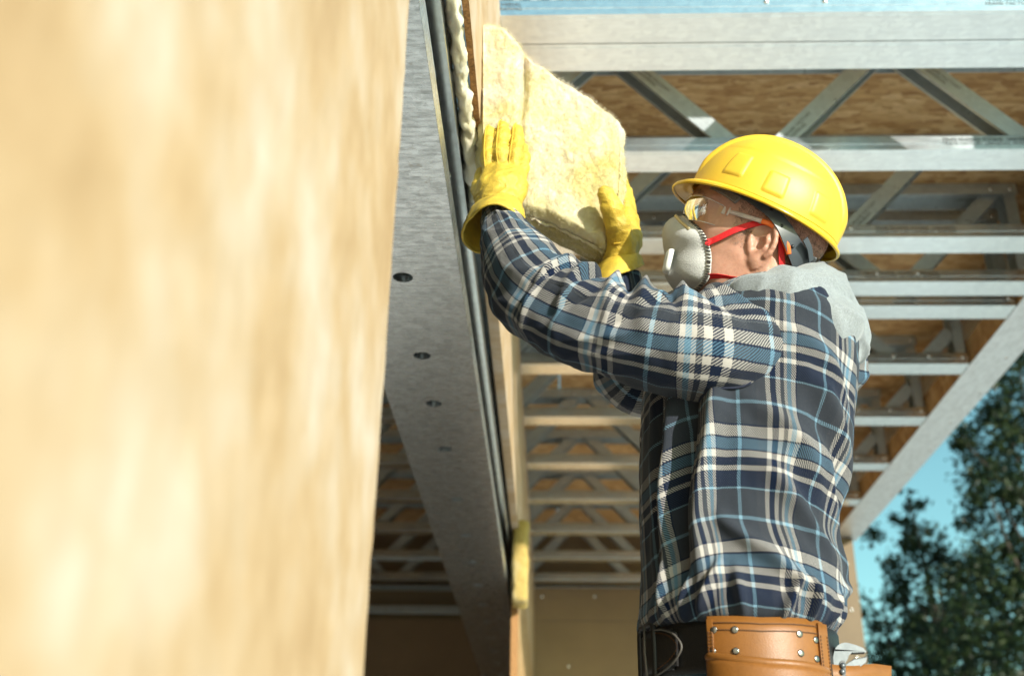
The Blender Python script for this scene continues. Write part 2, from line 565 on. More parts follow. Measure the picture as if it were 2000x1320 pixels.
# ------------------------------------------------------------------ wall on the left: steel framed, sheathed with strand board
XO = -0.124                                # outer face of the upper sheathing
HB, HS, HJ = 1.0 + CZ, 1.2 + CZ, 1.9 + CZ  # beam underside, sheathing bottom, truss underside
wall = thing('exterior_wall', 'steel framed wall sheathed in blurred cream strand board beside the open lintel', 'wall', (-0.2, 0.5, 0))


def rough_sheet(name, x_out, thick, y0, y1, z0, z1, mat, parent, ny, nz, amp=0.0025, seed=0.0):
    """board in a YZ plane whose cut edges are slightly frayed"""
    ys = np.linspace(y0, y1, ny); zs = np.linspace(z0, z1, nz)
    Y, Z = np.meshgrid(ys, zs, indexing='ij')
    ed = np.minimum.reduce([Y - y0, y1 - Y, Z - z0, z1 - Z])
    wgt = np.exp(-ed / 0.012)
    p = np.stack([Y, Z, np.full_like(Y, seed)], -1)
    dy = fbm(p * 55) * amp * wgt; dz = fbm(p * 55 + 9) * amp * wgt
    dx = fbm(p * 25 + 3) * amp * 0.25
    A = np.stack([x_out + dx, Y + dy, Z + dz], -1).reshape(-1, 3)
    B = np.stack([x_out - thick + dx * 0.3, Y + dy * 1.5, Z + dz * 1.5], -1).reshape(-1, 3)
    n = ny * nz
    F = [list(q) for q in grid_faces(ny, nz)] + [[n + i for i in q[::-1]] for q in grid_faces(ny, nz)]
    rim = [i * nz for i in range(ny)] + [(ny - 1) * nz + j for j in range(1, nz)] + [i * nz + nz - 1 for i in range(ny - 2, -1, -1)] + [j for j in range(nz - 2, 0, -1)]
    nf = len(F)
    for a, b in zip(rim, rim[1:] + rim[:1]):
        F.append([a, n + a, n + b, b])
    o = mesh(name, np.vstack([A, B]), F, mat, parent, smooth=False)
    return o, nf


def edge_mat(o, nf, mat):
    o.data.materials.append(mat)
    idx = np.zeros(len(o.data.polygons), np.int32); idx[nf:] = 1
    o.data.polygons.foreach_set('material_index', idx)


o, nf = rough_sheet('osb_sheet', -0.145, 0.020, -1.9, 0.90, 0.01, HS - 0.003, M['osb_near'], wall, 60, 110, 0.003)
o, nf = rough_sheet('osb_sheet', XO, 0.011, -1.6, 1.69, HS, HJ, M['osb_near'], wall, 150, 40, 0.003, 2.0); edge_mat(o, nf, M['osb_edge'])
o, nf = rough_sheet('osb_sheet', XO, 0.026, 1.694, 4.10, HS, HJ, M['osb_near'], wall, 120, 40, 0.0015, 5.0)
o, nf = rough_sheet('osb_sheet', XO, 0.026, 4.104, 6.5, HS, HJ, M['osb_near'], wall, 60, 30, 0.0015, 6.0)
o, nf = rough_sheet('osb_sheet', XO, 0.026, 6.504, 8.0, HS, HJ, M['osb_near'], wall, 30, 30, 0.0015, 7.0)
o, nf = rough_sheet('osb_sheet', XO - 0.002, 0.026, 4.30, 7.98, 0.012, HS - 0.004, M['osb'], wall, 60, 60, 0.0015, 8.0); edge_mat(o, nf, M['osb_edge'])
# pale wool showing under the sheathing
ys = np.linspace(-0.3, 1.92, 260); ph = np.linspace(0, 2 * np.pi, 22, endpoint=False)
Y, P_ = np.meshgrid(ys, ph, indexing='ij')
rad = 0.0125 + 0.0065 * fbm(np.stack([Y * 34, np.cos(P_) * 0.8, np.sin(P_) * 0.8], -1), 4)
fat = sstep(1.60, 1.75, Y) * (1 - sstep(1.86, 1.93, Y))
Xw = -0.1475 + fat * 0.004 + (rad + 0.004 * fat) * np.cos(P_) * 0.95
Zw = HS - 0.007 - 0.006 * fat + (rad * 1.5 + 0.02 * fat) * np.sin(P_)
mesh('wool_strip', np.stack([Xw, Y, Zw], -1).reshape(-1, 3), grid_faces(len(ys), len(ph), wrap_m=True), M['wool_white'], wall)
# steel tracks between the lintel and the sheathing
t = MB()
t.box(-0.345, -0.1605, -1.9, 7.9, HS - 0.0015, HS + 0.0005)
t.box(-0.1625, -0.1605, -1.9, 7.9, HS - 0.046, HS - 0.0015)
t.box(-0.345, -0.343, -1.9, 7.9, HS - 0.046, HS - 0.0015)
t.build('bottom_track', M['steel'], wall, bevel=0.0006)
V, F = tube([(-0.1600, -1.9, HS - 0.046), (-0.1600, 7.9, HS - 0.046)], 0.0035, seg=10)
mesh('track_lip', V, F, M['steel'], wall)
for k in range(14):
    y = -1.2 + k * 0.66
    s = MB()
    s.box(-0.34, -0.165, y, y + 0.0016, HS + 0.002, HJ - 0.002)
    s.box(-0.167, -0.165, y + 0.002, y + 0.045, HS + 0.002, HJ - 0.002)
    s.box(-0.34, -0.338, y + 0.002, y + 0.045, HS + 0.002, HJ - 0.002)
    s.build('cripple_stud', M['steel_web'], wall)
s = MB(); s.box(-0.36, -0.17, 0.80, 0.802, 0.012, HB - 0.003); s.box(-0.36, -0.358, 0.804, 0.85, 0.012, HB - 0.003); s.box(-0.172, -0.17, 0.804, 0.85, 0.012, HB - 0.003)
s.build('jamb_stud', M['steel_web'], wall)
o, nf = rough_sheet('osb_sheet', -0.36, 0.018, -1.9, 0.90, 0.01, HJ - 0.004, M['osb'], wall, 20, 20, 0.001, 3.0)
o, nf = rough_sheet('osb_sheet', -0.375, 0.018, 0.905, 7.9, HS, HJ - 0.004, M['osb'], wall, 30, 10, 0.001, 3.5)

# ------------------------------------------------------------------ lintel: perforated galvanised beam running away overhead
beam = thing('lintel_beam', 'perforated galvanised steel lintel running away over the opening beside the cream wall', 'steel beam', (-0.27, 3.0, HB))
BX0, BX1 = -0.375, -0.167
holes = [0.85, 1.15, 1.48] + [1.829, 2.172, 2.436, 2.741, 3.161, 3.535, 3.867, 4.201, 4.53, 4.86, 5.19, 5.52, 5.85, 6.2, 6.6, 7.0]
hr, hx = 0.0185, -0.272
V = []; F = []
tb = 0.0018
prev = -1.9


def flat_quad(x0, x1, y0, y1):
    b = len(V)
    V.extend([(x0, y0, HB), (x1, y0, HB), (x1, y1, HB), (x0, y1, HB)]); F.append([b, b + 3, b + 2, b + 1])


for hy in holes:
    a, b_ = hy - 0.04, hy + 0.04
    flat_quad(BX0, BX1, prev, a); prev = b_
    flat_quad(BX0, hx - 0.04, a, b_); flat_quad(hx + 0.04, BX1, a, b_)
    base = len(V); n = 24
    for k in range(n):
        an = 2 * math.pi * k / n; c, s_ = math.cos(an), math.sin(an)
        q = 0.04 / max(abs(c), abs(s_))
        V.append((hx + q * c, hy + q * s_, HB)); V.append((hx + hr * c, hy + hr * s_, HB)); V.append((hx + (hr - 0.0005) * c, hy + (hr - 0.0005) * s_, HB + 0.014))
    for k in range(n):
        i = base + 3 * k; j = base + 3 * ((k + 1) % n)
        F.append([i, i + 1, j + 1, j]); F.append([i + 1, i + 2, j + 2, j + 1])
flat_quad(BX0, BX1, prev, 7.9)
o = mesh('web_plate', V, F, M['steel_beam'], beam, smooth=False)
t = MB()
t.box(BX1 - 0.0018, BX1, -1.9, 7.9, HB + 0.003, HB + 0.05); t.box(BX0, BX0 + 0.0018, -1.9, 7.9, HB + 0.003, HB + 0.16)
t.build('flange', M['steel_beam'], beam)
V_, F_ = tube([(BX1 - 0.0035, -1.9, HB + 0.0030), (BX1 - 0.0035, 7.9, HB + 0.0030)], 0.0036, seg=12)
mesh('rolled_edge', V_, F_, M['steel'], beam)
t = MB(); t.box(-0.186, -0.184, -1.9, 7.9, HB + 0.012, HS - 0.05); t.build('side_plate', M['steel_web'], beam)
t = MB(); t.box(-0.1835, -0.1790, -1.9, 1.42, HB + 0.085, HB + 0.13); t.build('splice_plate', M['steel_web'], beam, bevel=0.001)
V_, F_ = tube([(-0.178, 1.42, HB + 0.075), (-0.178, 7.9, HB + 0.075)], 0.006, seg=12)
mesh('flange_lip', V_, F_, M['steel'], beam)
dome = tube([(0, 0, 0), (0.0016, 0, 0), (0.003, 0, 0), (0.0034, 0, 0)], [0.0055, 0.0050, 0.003, 0.0005], seg=10, ref=(0, 0, 1))
for k, (y, dz) in enumerate(((1.60, 0.10), (1.72, 0.15), (2.4, 0.10), (3.1, 0.10), (3.9, 0.10))):
    mesh('screw', dome[0] + np.array([-0.1838, y, HB + dz]), dome[1], M['screw'], beam)

# ------------------------------------------------------------------ lettering helper (print on steel)
def text_mesh(s, size):
    cu = bpy.data.curves.new('lettering', 'FONT'); cu.body = s; cu.size = size; cu.space_character = 1.1
    o = bpy.data.objects.new('lettering', cu); COL.objects.link(o)
    dg = bpy.context.evaluated_depsgraph_get()
    me = bpy.data.meshes.new_from_object(o.evaluated_get(dg))
    bpy.data.objects.remove(o); bpy.data.curves.remove(cu)
    me.materials.clear(); me.materials.append(M['ink'])
    # lay it in the XZ plane, reading from -Y
    n = len(me.vertices); co = np.zeros(n * 3); me.vertices.foreach_get('co', co); co = co.reshape(-1, 3)
    co = np.stack([co[:, 0], np.zeros(n), co[:, 1]], 1)
    me.vertices.foreach_set('co', co.ravel()); me.update()
    return me


txt_long = text_mesh('TRUSS FRAMING SYSTEMS   UNIVERSAL\nFRAME FACTORY UNIVERSAL FRAMING', 0.0135)
txt_web = text_mesh('FRAME FACTORY\nUNIVERSAL', 0.014)

# ------------------------------------------------------------------ roof trusses
TRX0, TRX1, TH_ = -3.6, 1.668, 0.40
NODE0, NSP = 0.59, 0.85


def channel(x0, x1, y0, y1, z0, z1, t=0.0016, lips=True):
    """open C-channel along X, open at the top"""
    b = MB()
    b.box(x0, x1, y0, y1, z0, z0 + t)
    b.box(x0, x1, y0, y0 + t, z0 + t, z1); b.box(x0, x1, y1 - t, y1, z0 + t, z1)
    if lips:
        b.box(x0, x1, y0 + t, y0 + 0.010, z1 - t, z1); b.box(x0, x1, y1 - 0.010, y1 - t, z1 - t, z1)
        b.box(x0, x1, y0 - 0.0012, y0, z0 + 0.020, z0 + 0.026)
        b.box(x0, x1, y0 + 0.012, y0 + 0.0155, z0 - 0.0012, z0)
    return b


def web_member(p, q):
    """C-section web from p to q (x,z), front flange towards -Y, open side down"""
    p = np.array(p, float); q = np.array(q, float)
    d = (q - p) / np.linalg.norm(q - p); up = np.array([-d[1], d[0]])
    if up[1] < 0: up = -up
    c = (p + q) / 2; L = np.linalg.norm(q - p) / 2
    d3 = np.array([d[0], 0, d[1]]); u3 = np.array([up[0], 0, up[1]]); y3 = np.array([0, 1.0, 0])
    cc = np.array([c[0], 0, c[1]])
    b = MB(); w = 0.026; t = 0.0009
    b.obox(cc + y3 * 0.018, d3 * L, y3 * t, u3 * w)
    b.obox(cc + y3 * 0.082, d3 * L, y3 * t, u3 * w)
    b.obox(cc + y3 * 0.050 + u3 * (w - t), d3 * L, y3 * 0.0305, u3 * t)
    b.obox(cc + y3 * 0.0235 - u3 * (w - t), d3 * L, y3 * 0.004, u3 * t)
    b.obox(cc + y3 * 0.0765 - u3 * (w - t), d3 * L, y3 * 0.004, u3 * t)
    b.obox(cc + y3 * 0.0168 + u3 * 0.004, d3 * L, y3 * 0.0004, u3 * 0.0035)
    return b


truss_me = {}


def share(key, build):
    if key not in truss_me:
        o = build()
        truss_me[key] = o.data
        bpy.data.objects.remove(o)
    return truss_me[key]


screw_me = None
dv, df = tube([(0, 0.0005, 0), (0, -0.001, 0), (0, -0.0032, 0), (0, -0.0042, 0)], [0.0072, 0.0068, 0.0042, 0.0006], seg=10, ref=(1, 0, 0))
o = mesh('screw', dv, df, M['screw']); screw_me = o.data; bpy.data.objects.remove(o)

node_x = [NODE0 + NSP * k for k in range(-4, 2)]


def build_truss(D, label, letters=0, dx=0.0, x0=TRX0):
    root = thing('roof_truss', label, 'roof truss', (0, D, HJ), 'steel trusses carrying the roof deck')
    link('bottom_chord', share('bc', lambda: channel(TRX0, TRX1, 0, 0.105, 0, 0.046).build('bottom_chord', M['steel'], local=True)), parent=root, local=True)

    def top():
        b = MB(); x0, x1 = TRX0, TRX1
        b.box(x0, x1, 0, 0.105, TH_ - 0.0016, TH_); b.box(x0, x1, 0, 0.0016, TH_ - 0.045, TH_ - 0.0016); b.box(x0, x1, 0.1034, 0.105, TH_ - 0.045, TH_ - 0.0016)
        return b.build('top_chord', M['steel_web'], local=True)
    link('top_chord', share('tc', top), parent=root, local=True)
    for i, nx in enumerate(node_x):
        for sgn in (-1, 1):
            p = (nx + sgn * 0.055 + dx, 0.022); q = (nx + sgn * (NSP / 2 - 0.03) + dx, TH_ - 0.02)
            if p[0] > TRX1 - 0.16: continue
            if q[0] > TRX1 - 0.02:
                k = (TRX1 - 0.05 - p[0]) / (q[0] - p[0]); q = (TRX1 - 0.05, p[1] + (q[1] - p[1]) * k)
            key = ('w', i, sgn, dx)
            link('web', share(key, lambda: web_member(p, q).build('web', M['steel_web'], local=True)), parent=root, local=True)
            if letters >= 2 and i >= 2:
                l = link('lettering', txt_web, parent=root, local=True)
                an = math.atan2(q[1] - p[1], q[0] - p[0]) if sgn > 0 else math.atan2(p[1] - q[1], p[0] - q[0])
                st = p if sgn > 0 else q
                k_ = 0.05 if sgn > 0 else 0.10
                l.location = (st[0] + k_ * math.cos(an) - 0.002 * math.sin(an), 0.0158, st[1] + k_ * math.sin(an) - 0.002 * math.cos(an))
                l.rotation_euler = (0, -an, 0)
            for (sx, sz) in ((nx + sgn * 0.07 + dx, 0.034), (nx + sgn * (NSP / 2 - 0.05) + dx, TH_ - 0.024)):
                if sx < TRX1 - 0.01:
                    s = link('screw', screw_me, parent=root, local=True); s.location = (sx, -0.0005, sz)
    key = 'end'

    def end():
        b = MB()
        b.box(TRX1 - 0.045, TRX1 - 0.003, 0.012, 0.0135, 0.004, TH_ - 0.004); b.box(TRX1 - 0.0045, TRX1 - 0.003, 0.0135, 0.085, 0.004, TH_ - 0.004)
        b.box(TRX1 - 0.045, TRX1 - 0.003, 0.085, 0.0865, 0.004, TH_ - 0.004)
        return b.build('end_stud', M['steel_web'], local=True)
    link('end_stud', share(key, end), parent=root, local=True)
    for sz in (0.03, TH_ - 0.024):
        s = link('screw', screw_me, parent=root, local=True); s.location = (TRX1 - 0.024, -0.0005, sz)
    if letters:
        for xx in (-2.2, -0.35, 1.02):
            l = link('lettering', txt_long, parent=root, local=True); l.location = (xx + 0.13 * (D % 1), -0.0014, 0.029)
    return root


ordinal = ['', 'second', 'third', 'fourth', 'fifth', 'sixth', 'seventh', 'eighth', 'ninth', 'tenth', 'eleventh', 'twelfth']
build_truss(2.155, 'nearest galvanised steel roof truss, front half of the doubled pair along the top edge', 1)
build_truss(2.263, 'galvanised steel roof truss bolted back to back behind the nearest one at the top', 0)
build_truss(2.728, 'galvanised steel roof truss with printed V webs passing just above the yellow hard hat', 2)
build_truss(3.213, 'galvanised steel roof truss passing behind the back rim of the yellow hard hat', 2, 0.31)
build_truss(3.515, 'galvanised steel roof truss passing behind the white respirator and neck, front of a close pair', 1, -0.24)
build_truss(3.697, 'galvanised steel roof truss just beyond the close pair, level with the grey hood', 0, 0.17)
far = ['first', 'second', 'third', 'fourth', 'fifth', 'sixth', 'seventh']
for k, D in enumerate((4.203, 4.777, 5.397, 5.981, 6.607, 7.217, 7.80)):
    spot = '%s back from the sleeve in the row below it' % far[k]
    if k == 6: spot = 'right above the brown end wall'
    build_truss(D, 'blurred steel roof truss ' + spot, 0)

# ------------------------------------------------------------------ roof deck of strand board panels on the trusses
deck = thing('roof_deck', 'tan strand board roof deck lying on top of the steel trusses', 'roof', (0, 5, HJ + TH_))
zd = HJ + TH_ + 0.0008
yy = 2.13; r = 0
while yy < 8.3:
    y1 = min(yy + 1.22, 8.35)
    xs_ = [-3.92] + [x for x in (-2.4 + (r % 2) * 1.0, 0.04 + (r % 2) * 1.0) if x < 1.9] + [1.86]
    for a, b_ in zip(xs_[:-1], xs_[1:]):
        d = MB(); d.box(a + 0.002, b_ - 0.002, yy + 0.002, y1 - 0.002, zd, zd + 0.018)
        d.build('deck_panel', M['osb_deck'], deck)
    yy = y1; r += 1
# roof over the rest of the house keeps its inside dark
d = MB(); d.box(-4.2, -0.40, -3.0, 2.125, zd, zd + 0.018); d.build('deck_panel', M['osb'], deck)

# ------------------------------------------------------------------ rim beam along the right-hand eave
rim = thing('eave_beam', 'galvanised steel rim beam sloping across the right side against the blue sky', 'steel beam', (1.75, 4.5, HJ))
b = MB(); b.box(1.672, 1.835, 2.10, 6.80, HJ, HJ + 0.002); b.build('bottom_plate', M['steel_rim'], rim)
b = MB(); b.box(1.833, 1.835, 2.10, 6.80, HJ + 0.0025, HJ + TH_); b.build('outer_plate', M['steel_rim'], rim)
b = MB(); b.box(1.674, 1.692, 2.10, 6.80, HJ + 0.0025, HJ + 0.11); b.build('nailing_board', M['osb'], rim)
for (a, c) in ((1.6725, 0), (1.8335, 0)):
    V_, F_ = tube([(a, 2.10, HJ + 0.001), (a, 6.80, HJ + 0.001)], 0.0035, seg=10); mesh('rolled_edge', V_, F_, M['steel_rim'], rim)
for y in np.arange(2.4, 6.8, 0.35):
    s = link('screw', screw_me, parent=rim, local=True); s.location = (0.05 + 0.02 * math.sin(y * 9), y - 4.5, -0.0005); s.rotation_euler = (math.radians(-90), 0, 0)

# ------------------------------------------------------------------ corner post, end wall, inside of the house
post = thing('corner_post', 'tan boarded corner post under the end of the eave beam beside the trees', 'post', (1.62, 6.9, 0))
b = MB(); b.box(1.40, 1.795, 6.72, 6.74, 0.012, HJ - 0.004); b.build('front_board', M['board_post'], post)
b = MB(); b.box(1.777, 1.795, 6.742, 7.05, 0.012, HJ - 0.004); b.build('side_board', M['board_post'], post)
for z in np.arange(0.3, HJ, 0.27):
    s = link('screw', screw_me, parent=post, local=True); s.location = (0.12, -0.182, z); s.scale = (1.6,) * 3
endw = thing('end_wall', 'brown boarded end wall with round screw heads below the last trusses', 'wall', (0.8, 8.02, 0))
Y0 = 8.0
zj = pt(1100, 1212, Y0)[2]
for (x0, x1, z0, z1) in ((-0.22, 1.30, zj + 0.0015, HJ - 0.01), (-0.22, 1.30, 0.012, zj - 0.0015), (1.303, 1.85, 0.012, HJ - 0.0105), (-2.6, -1.342, 0.012, HJ - 0.2), (-3.92, -2.603, 0.012, HJ - 0.2)):
    b = MB(); b.box(x0, x1, Y0, Y0 + 0.018, z0, z1); b.build('wall_board', M['board'], endw, bevel=0.001)
b = MB(); b.box(-1.339, -0.224, Y0 + 0.02, Y0 + 0.038, 0.012, HJ - 0.23); b.build('wall_board', M['board'], endw)
b = MB(); b.box(-3.92, 1.83, Y0 + 0.125, Y0 + 0.14, HJ - 0.25, HJ + TH_); b.build('gable_board', M['board'], endw)
b = MB(); b.box(-3.7, 1.85, Y0 - 0.004, Y0 + 0.12, HJ - 0.009, HJ - 0.001); b.build('top_track', M['steel_web'], endw)
b = MB(); b.box(-1.38, -1.342, Y0 - 0.03, Y0 - 0.001, 0.012, HJ - 0.2); b.build('stud', M['steel_web'], endw)
b = MB(); b.box(-1.38, -0.16, Y0 - 0.03, Y0 - 0.001, HJ - 0.198, HJ - 0.15); b.build('header_track', M['steel_web'], endw)
for (px, py) in ((1058, 1164), (1161, 1164), (1019, 1226), (1252, 1228), (1019, 1192), (1019, 1310), (1110, 1300)):
    q = pt(px, py, Y0)
    s = link('screw', screw_me, parent=endw, local=True); s.location = (q[0] - 0.8, Y0 - 0.0005 - 8.02, q[2]); s.scale = (1.7,) * 3
room = thing('inner_wall', 'dark boarded inner wall seen through the opening left of the lintel', 'wall', (-3.8, 3, 0))
b = MB(); b.box(-3.90, -3.88, -3.0, 7.997, 0.012, HJ + TH_); b.build('wall_board', M['board'], room)
b = MB(); b.box(-3.879, -0.40, -3.0, -2.98, 0.012, HJ + TH_); b.build('wall_board', M['board'], room)

# wool batt hanging from the far end of the sheathing
q = pt(1000, 1090, 4.15)
zs = np.linspace(0, 1, 40); ph = np.linspace(0, 2 * np.pi, 28, endpoint=False)
Zg, Pg = np.meshgrid(zs, ph, indexing='ij')
sq = lambda c: np.sign(c) * np.abs(c) ** 0.45
n_ = fbm(np.stack([np.cos(Pg) * 1.2, np.sin(Pg) * 1.2, Zg * 6], -1), 4) * 0.006
capw = np.minimum(1, np.minimum(Zg, 1 - Zg) / 0.05) ** 0.5
X = -0.118 + (0.030 + n_) * sq(np.cos(Pg)) * capw; Yb = 4.22 + (0.075 + n_) * sq(np.sin(Pg)) * capw
z0_, z1_ = pt(1000, 1178, 4.15)[2], pt(1000, 1008, 4.15)[2]
V = np.stack([X, Yb, z0_ + (z1_ - z0_) * Zg], -1).reshape(-1, 3)
F = [list(f) for f in grid_faces(40, 28, wrap_m=True)] + [list(range(28))[::-1], [39 * 28 + i for i in range(28)]]
o = mesh('wool_batt', V, F, wool_mat('old_yellow_wool', [(0.3, (0.36, 0.25, 0.07)), (0.55, (0.46, 0.34, 0.12)), (0.75, (0.52, 0.42, 0.22))]))
setp(o, 'small yellow wool batt stuck out of the far end of the wall below the sheathing', 'insulation')

# ------------------------------------------------------------------ trees beyond the eave
mt, nt, bs = new_mat('dark_leaf'); M['leaf'] = mt
_v = coords(nt)
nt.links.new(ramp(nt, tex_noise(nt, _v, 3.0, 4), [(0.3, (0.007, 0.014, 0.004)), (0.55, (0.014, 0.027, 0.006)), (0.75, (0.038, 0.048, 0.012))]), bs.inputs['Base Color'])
bs.inputs['Roughness'].default_value = 0.5
bs.inputs['Specular IOR Level'].default_value = 0.25
M['bark'] = plain('bark', (0.07, 0.055, 0.04), 0.9, 0, 0.3, 40, 0.6, 60)


def tree(label, clumps, trunk_xy, Y, n_leaf, size, seed):
    """clumps: list of (px, py, radius_m, dy, density) of foliage; leaves fill each clump's volume"""
    r = np.random.default_rng(seed)
    root = thing('leafy_tree', label, 'tree', (trunk_xy[0], Y, 0), 'trees behind the building')
    cs = [(pt(px, py, Y + dy), R, w) for px, py, R, dy, w in clumps]
    wsum = sum(R ** 2 * w for _, R, w in cs)
    pos = []
    for c, R, w in cs:
        n = int(n_leaf * R ** 2 * w / wsum)
        k = max(4, int(n / 60))
        sub = c + nrm(r.normal(size=(k, 3))) * (R * r.uniform(0.25, 1.0, (k, 1)) ** 0.6)
        p = sub[r.integers(0, k, n)] + r.normal(size=(n, 3)) * R * 0.14
        pos.append(p)
    P = np.concatenate(pos); n = len(P)
    a = nrm(r.normal(size=(n, 3)) + np.array([0, 0, -0.3])); b = nrm(np.cross(a, r.normal(size=(n, 3)))); c = np.cross(a, b)
    L = size * r.uniform(0.6, 1.3, (n, 1)); W = L * r.uniform(0.32, 0.5, (n, 1))
    V = np.stack([P - a * L * 0.5, P + b * W * 0.5 + c * L * 0.06, P + a * L * 0.5, P - b * W * 0.5 + c * L * 0.06], 1).reshape(-1, 3)
    F = np.arange(4 * n).reshape(-1, 4)
    o = mesh('crown', V, F, M['leaf'], root, smooth=False)
    setp(o, kind='stuff')
    top = np.mean([c for c, _, _ in cs], axis=0)
    base = np.array([trunk_xy[0], Y, 0.0])
    Vt, Ft = tube(catmull([base, base * 0.6 + top * 0.4 + [0.1, 0, 0], top], 14), [0.14, 0.10, 0.03], seg=10, ref=(1, 0, 0))
    mesh('trunk', Vt, Ft, M['bark'], root)
    for c, R, w in cs:
        s = base * 0.45 + top * 0.55 + r.normal(size=3) * 0.05
        md = (s + c) / 2 + r.normal(size=3) * 0.12
        Vt, Ft = tube(catmull([s, md, c], 9), [0.045, 0.025, 0.008], seg=7, ref=(1, 0, 0))
        mesh('limb', Vt, Ft, M['bark'], root)
    return root


big = [(2010, 760, 0.55, 0, 1.0), (1950, 770, 0.38, 0.3, 1.0), (1905, 880, 0.32, 0, 0.9), (1985, 900, 0.6, 0.4, 1.2), (2060, 880, 0.8, 0, 1), (1930, 960, 0.35, -0.3, 1.0),
       (1985, 1010, 0.45, 0, 1.1), (2050, 1050, 0.8, 0.3, 1.1), (1975, 1120, 0.5, 0, 1.2), (1940, 1200, 0.6, 0.2, 1.2), (2030, 1230, 0.9, 0, 1.1), (1990, 680, 0.22, 0, .9), (1880, 860, 0.16, 0, .8), (1960, 1320, 0.9, 0, 1.1), (2100, 700, 0.7, 0, 1)]
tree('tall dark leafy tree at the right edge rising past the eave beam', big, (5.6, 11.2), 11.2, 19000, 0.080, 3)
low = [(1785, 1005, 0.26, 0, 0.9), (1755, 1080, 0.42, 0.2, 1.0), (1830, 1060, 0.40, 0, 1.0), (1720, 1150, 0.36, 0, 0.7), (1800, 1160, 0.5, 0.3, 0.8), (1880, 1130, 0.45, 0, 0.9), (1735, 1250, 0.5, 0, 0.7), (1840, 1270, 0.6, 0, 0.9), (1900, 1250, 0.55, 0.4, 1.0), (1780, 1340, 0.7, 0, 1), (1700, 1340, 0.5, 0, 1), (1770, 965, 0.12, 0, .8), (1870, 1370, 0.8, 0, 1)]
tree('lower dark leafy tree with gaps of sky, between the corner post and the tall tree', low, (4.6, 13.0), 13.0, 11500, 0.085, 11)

# ------------------------------------------------------------------ materials of the worker
def skin_mat():
    mt, nt, bs = new_mat('skin')
    v = coords(nt)
    c = ramp(nt, tex_noise(nt, v, 18, 5, 0.6), [(0.3, (0.42, 0.205, 0.135)), (0.55, (0.49, 0.265, 0.185)), (0.8, (0.53, 0.31, 0.23))])
    c = mixc(nt, 0.35, c, ramp(nt, tex_noise(nt, v, 220, 4, 0.7), [(0.3, (0.72, 0.60, 0.55)), (0.65, (1, 1, 1))]), 'MULTIPLY')
    nt.links.new(c, bs.inputs['Base Color'])
    bs.inputs['Roughness'].default_value = 0.46
    bs.inputs['Specular IOR Level'].default_value = 0.45
    bs.inputs['Subsurface Weight'].default_value = 0.35
    bs.inputs['Subsurface Radius'].default_value = (0.010, 0.004, 0.002)
    bs.inputs['Subsurface Scale'].default_value = 0.7
    h = math_n(nt, 'ADD', tex_noise(nt, v, 420, 3, 0.6), math_n(nt, 'MULTIPLY', tex_noise(nt, v, 110, 3), 0.6))
    bump(nt, bs, h, 0.35, 0.0010)
    return mt


def leather(name, col, rough, bscale=500, var=0.18, bstr=0.35, vscale=16):
    mt, nt, bs = new_mat(name)
    v = coords(nt)
    n = tex_noise(nt, v, vscale, 5, 0.6)
    nt.links.new(mixc(nt, 0.4, ramp(nt, n, [(0.3, tuple(c * (1 - var) for c in col)), (0.7, tuple(min(1, c * (1 + var)) for c in col))]),
                      ramp(nt, tex_noise(nt, v, 150, 5, 0.7), [(0.3, (0.72, 0.70, 0.66)), (0.65, (1, 1, 1))]), 'MULTIPLY'), bs.inputs['Base Color'])
    bs.inputs['Roughness'].default_value = rough
    vo = N(nt, 'ShaderNodeTexVoronoi'); vo.inputs['Scale'].default_value = bscale; nt.links.new(v, vo.inputs['Vector'])
    h = math_n(nt, 'ADD', vo.outputs['Distance'], math_n(nt, 'MULTIPLY', tex_noise(nt, v, 60, 4), 1.5))
    bump(nt, bs, h, bstr, 0.0012)
    return mt


def fleece(name, col):
    mt, nt, bs = new_mat(name)
    v = coords(nt)
    a = tex_noise(nt, v, 500, 4, 0.75)
    b = tex_noise(nt, v, 90, 4, 0.7)
    c = ramp(nt, a, [(0.3, tuple(x * 0.62 for x in col)), (0.7, tuple(x * 1.25 for x in col))])
    c = mixc(nt, 0.35, c, ramp(nt, b, [(0.35, (0.7, 0.7, 0.72)), (0.65, (1, 1, 1))]), 'MULTIPLY')
    nt.links.new(c, bs.inputs['Base Color'])
    bs.inputs['Roughness'].default_value = 0.95; bs.inputs['Specular IOR Level'].default_value = 0.1
    bs.inputs['Sheen Weight'].default_value = 0.3
    bump(nt, bs, math_n(nt, 'ADD', a, b), 0.45, 0.0015)
    return mt


M['skin'] = skin_mat()
M['hair'] = plain('short_brown_hair', (0.070, 0.042, 0.028), 0.55)
M['glove'] = leather('yellow_hide', (0.55, 0.375, 0.040), 0.55, 500, 0.28, 0.5, 30)
M['glove_in'] = leather('yellow_hide_inside', (0.62, 0.45, 0.10), 0.8)
M['seam'] = plain('yellow_thread', (0.55, 0.36, 0.03), 0.7)
M['hood'] = fleece('grey_fleece', (0.25, 0.275, 0.285))
M['denim'] = fleece('blue_denim', (0.050, 0.105, 0.145))
M['black_cloth'] = fleece('black_cloth', (0.016, 0.016, 0.018))
M['hat'] = plain('yellow_plastic', (0.62, 0.375, 0.008), 0.24, 0, 0.02, 40, 0.03, 60, 0.5, 0.25)
M['hat_in'] = plain('yellow_plastic_inside', (0.66, 0.43, 0.03), 0.45, 0, 0.03, 40, 0.25, 600)
M['black_plastic'] = plain('black_plastic', (0.018, 0.020, 0.023), 0.36, 0, 0.15, 60, 0.1, 300)
M['grey_plastic'] = plain('grey_strap_plastic', (0.055, 0.065, 0.075), 0.33, 0, 0.15, 40, 0.05, 200)
M['pad'] = fleece('grey_brow_pad', (0.20, 0.17, 0.14))
M['mask'] = None
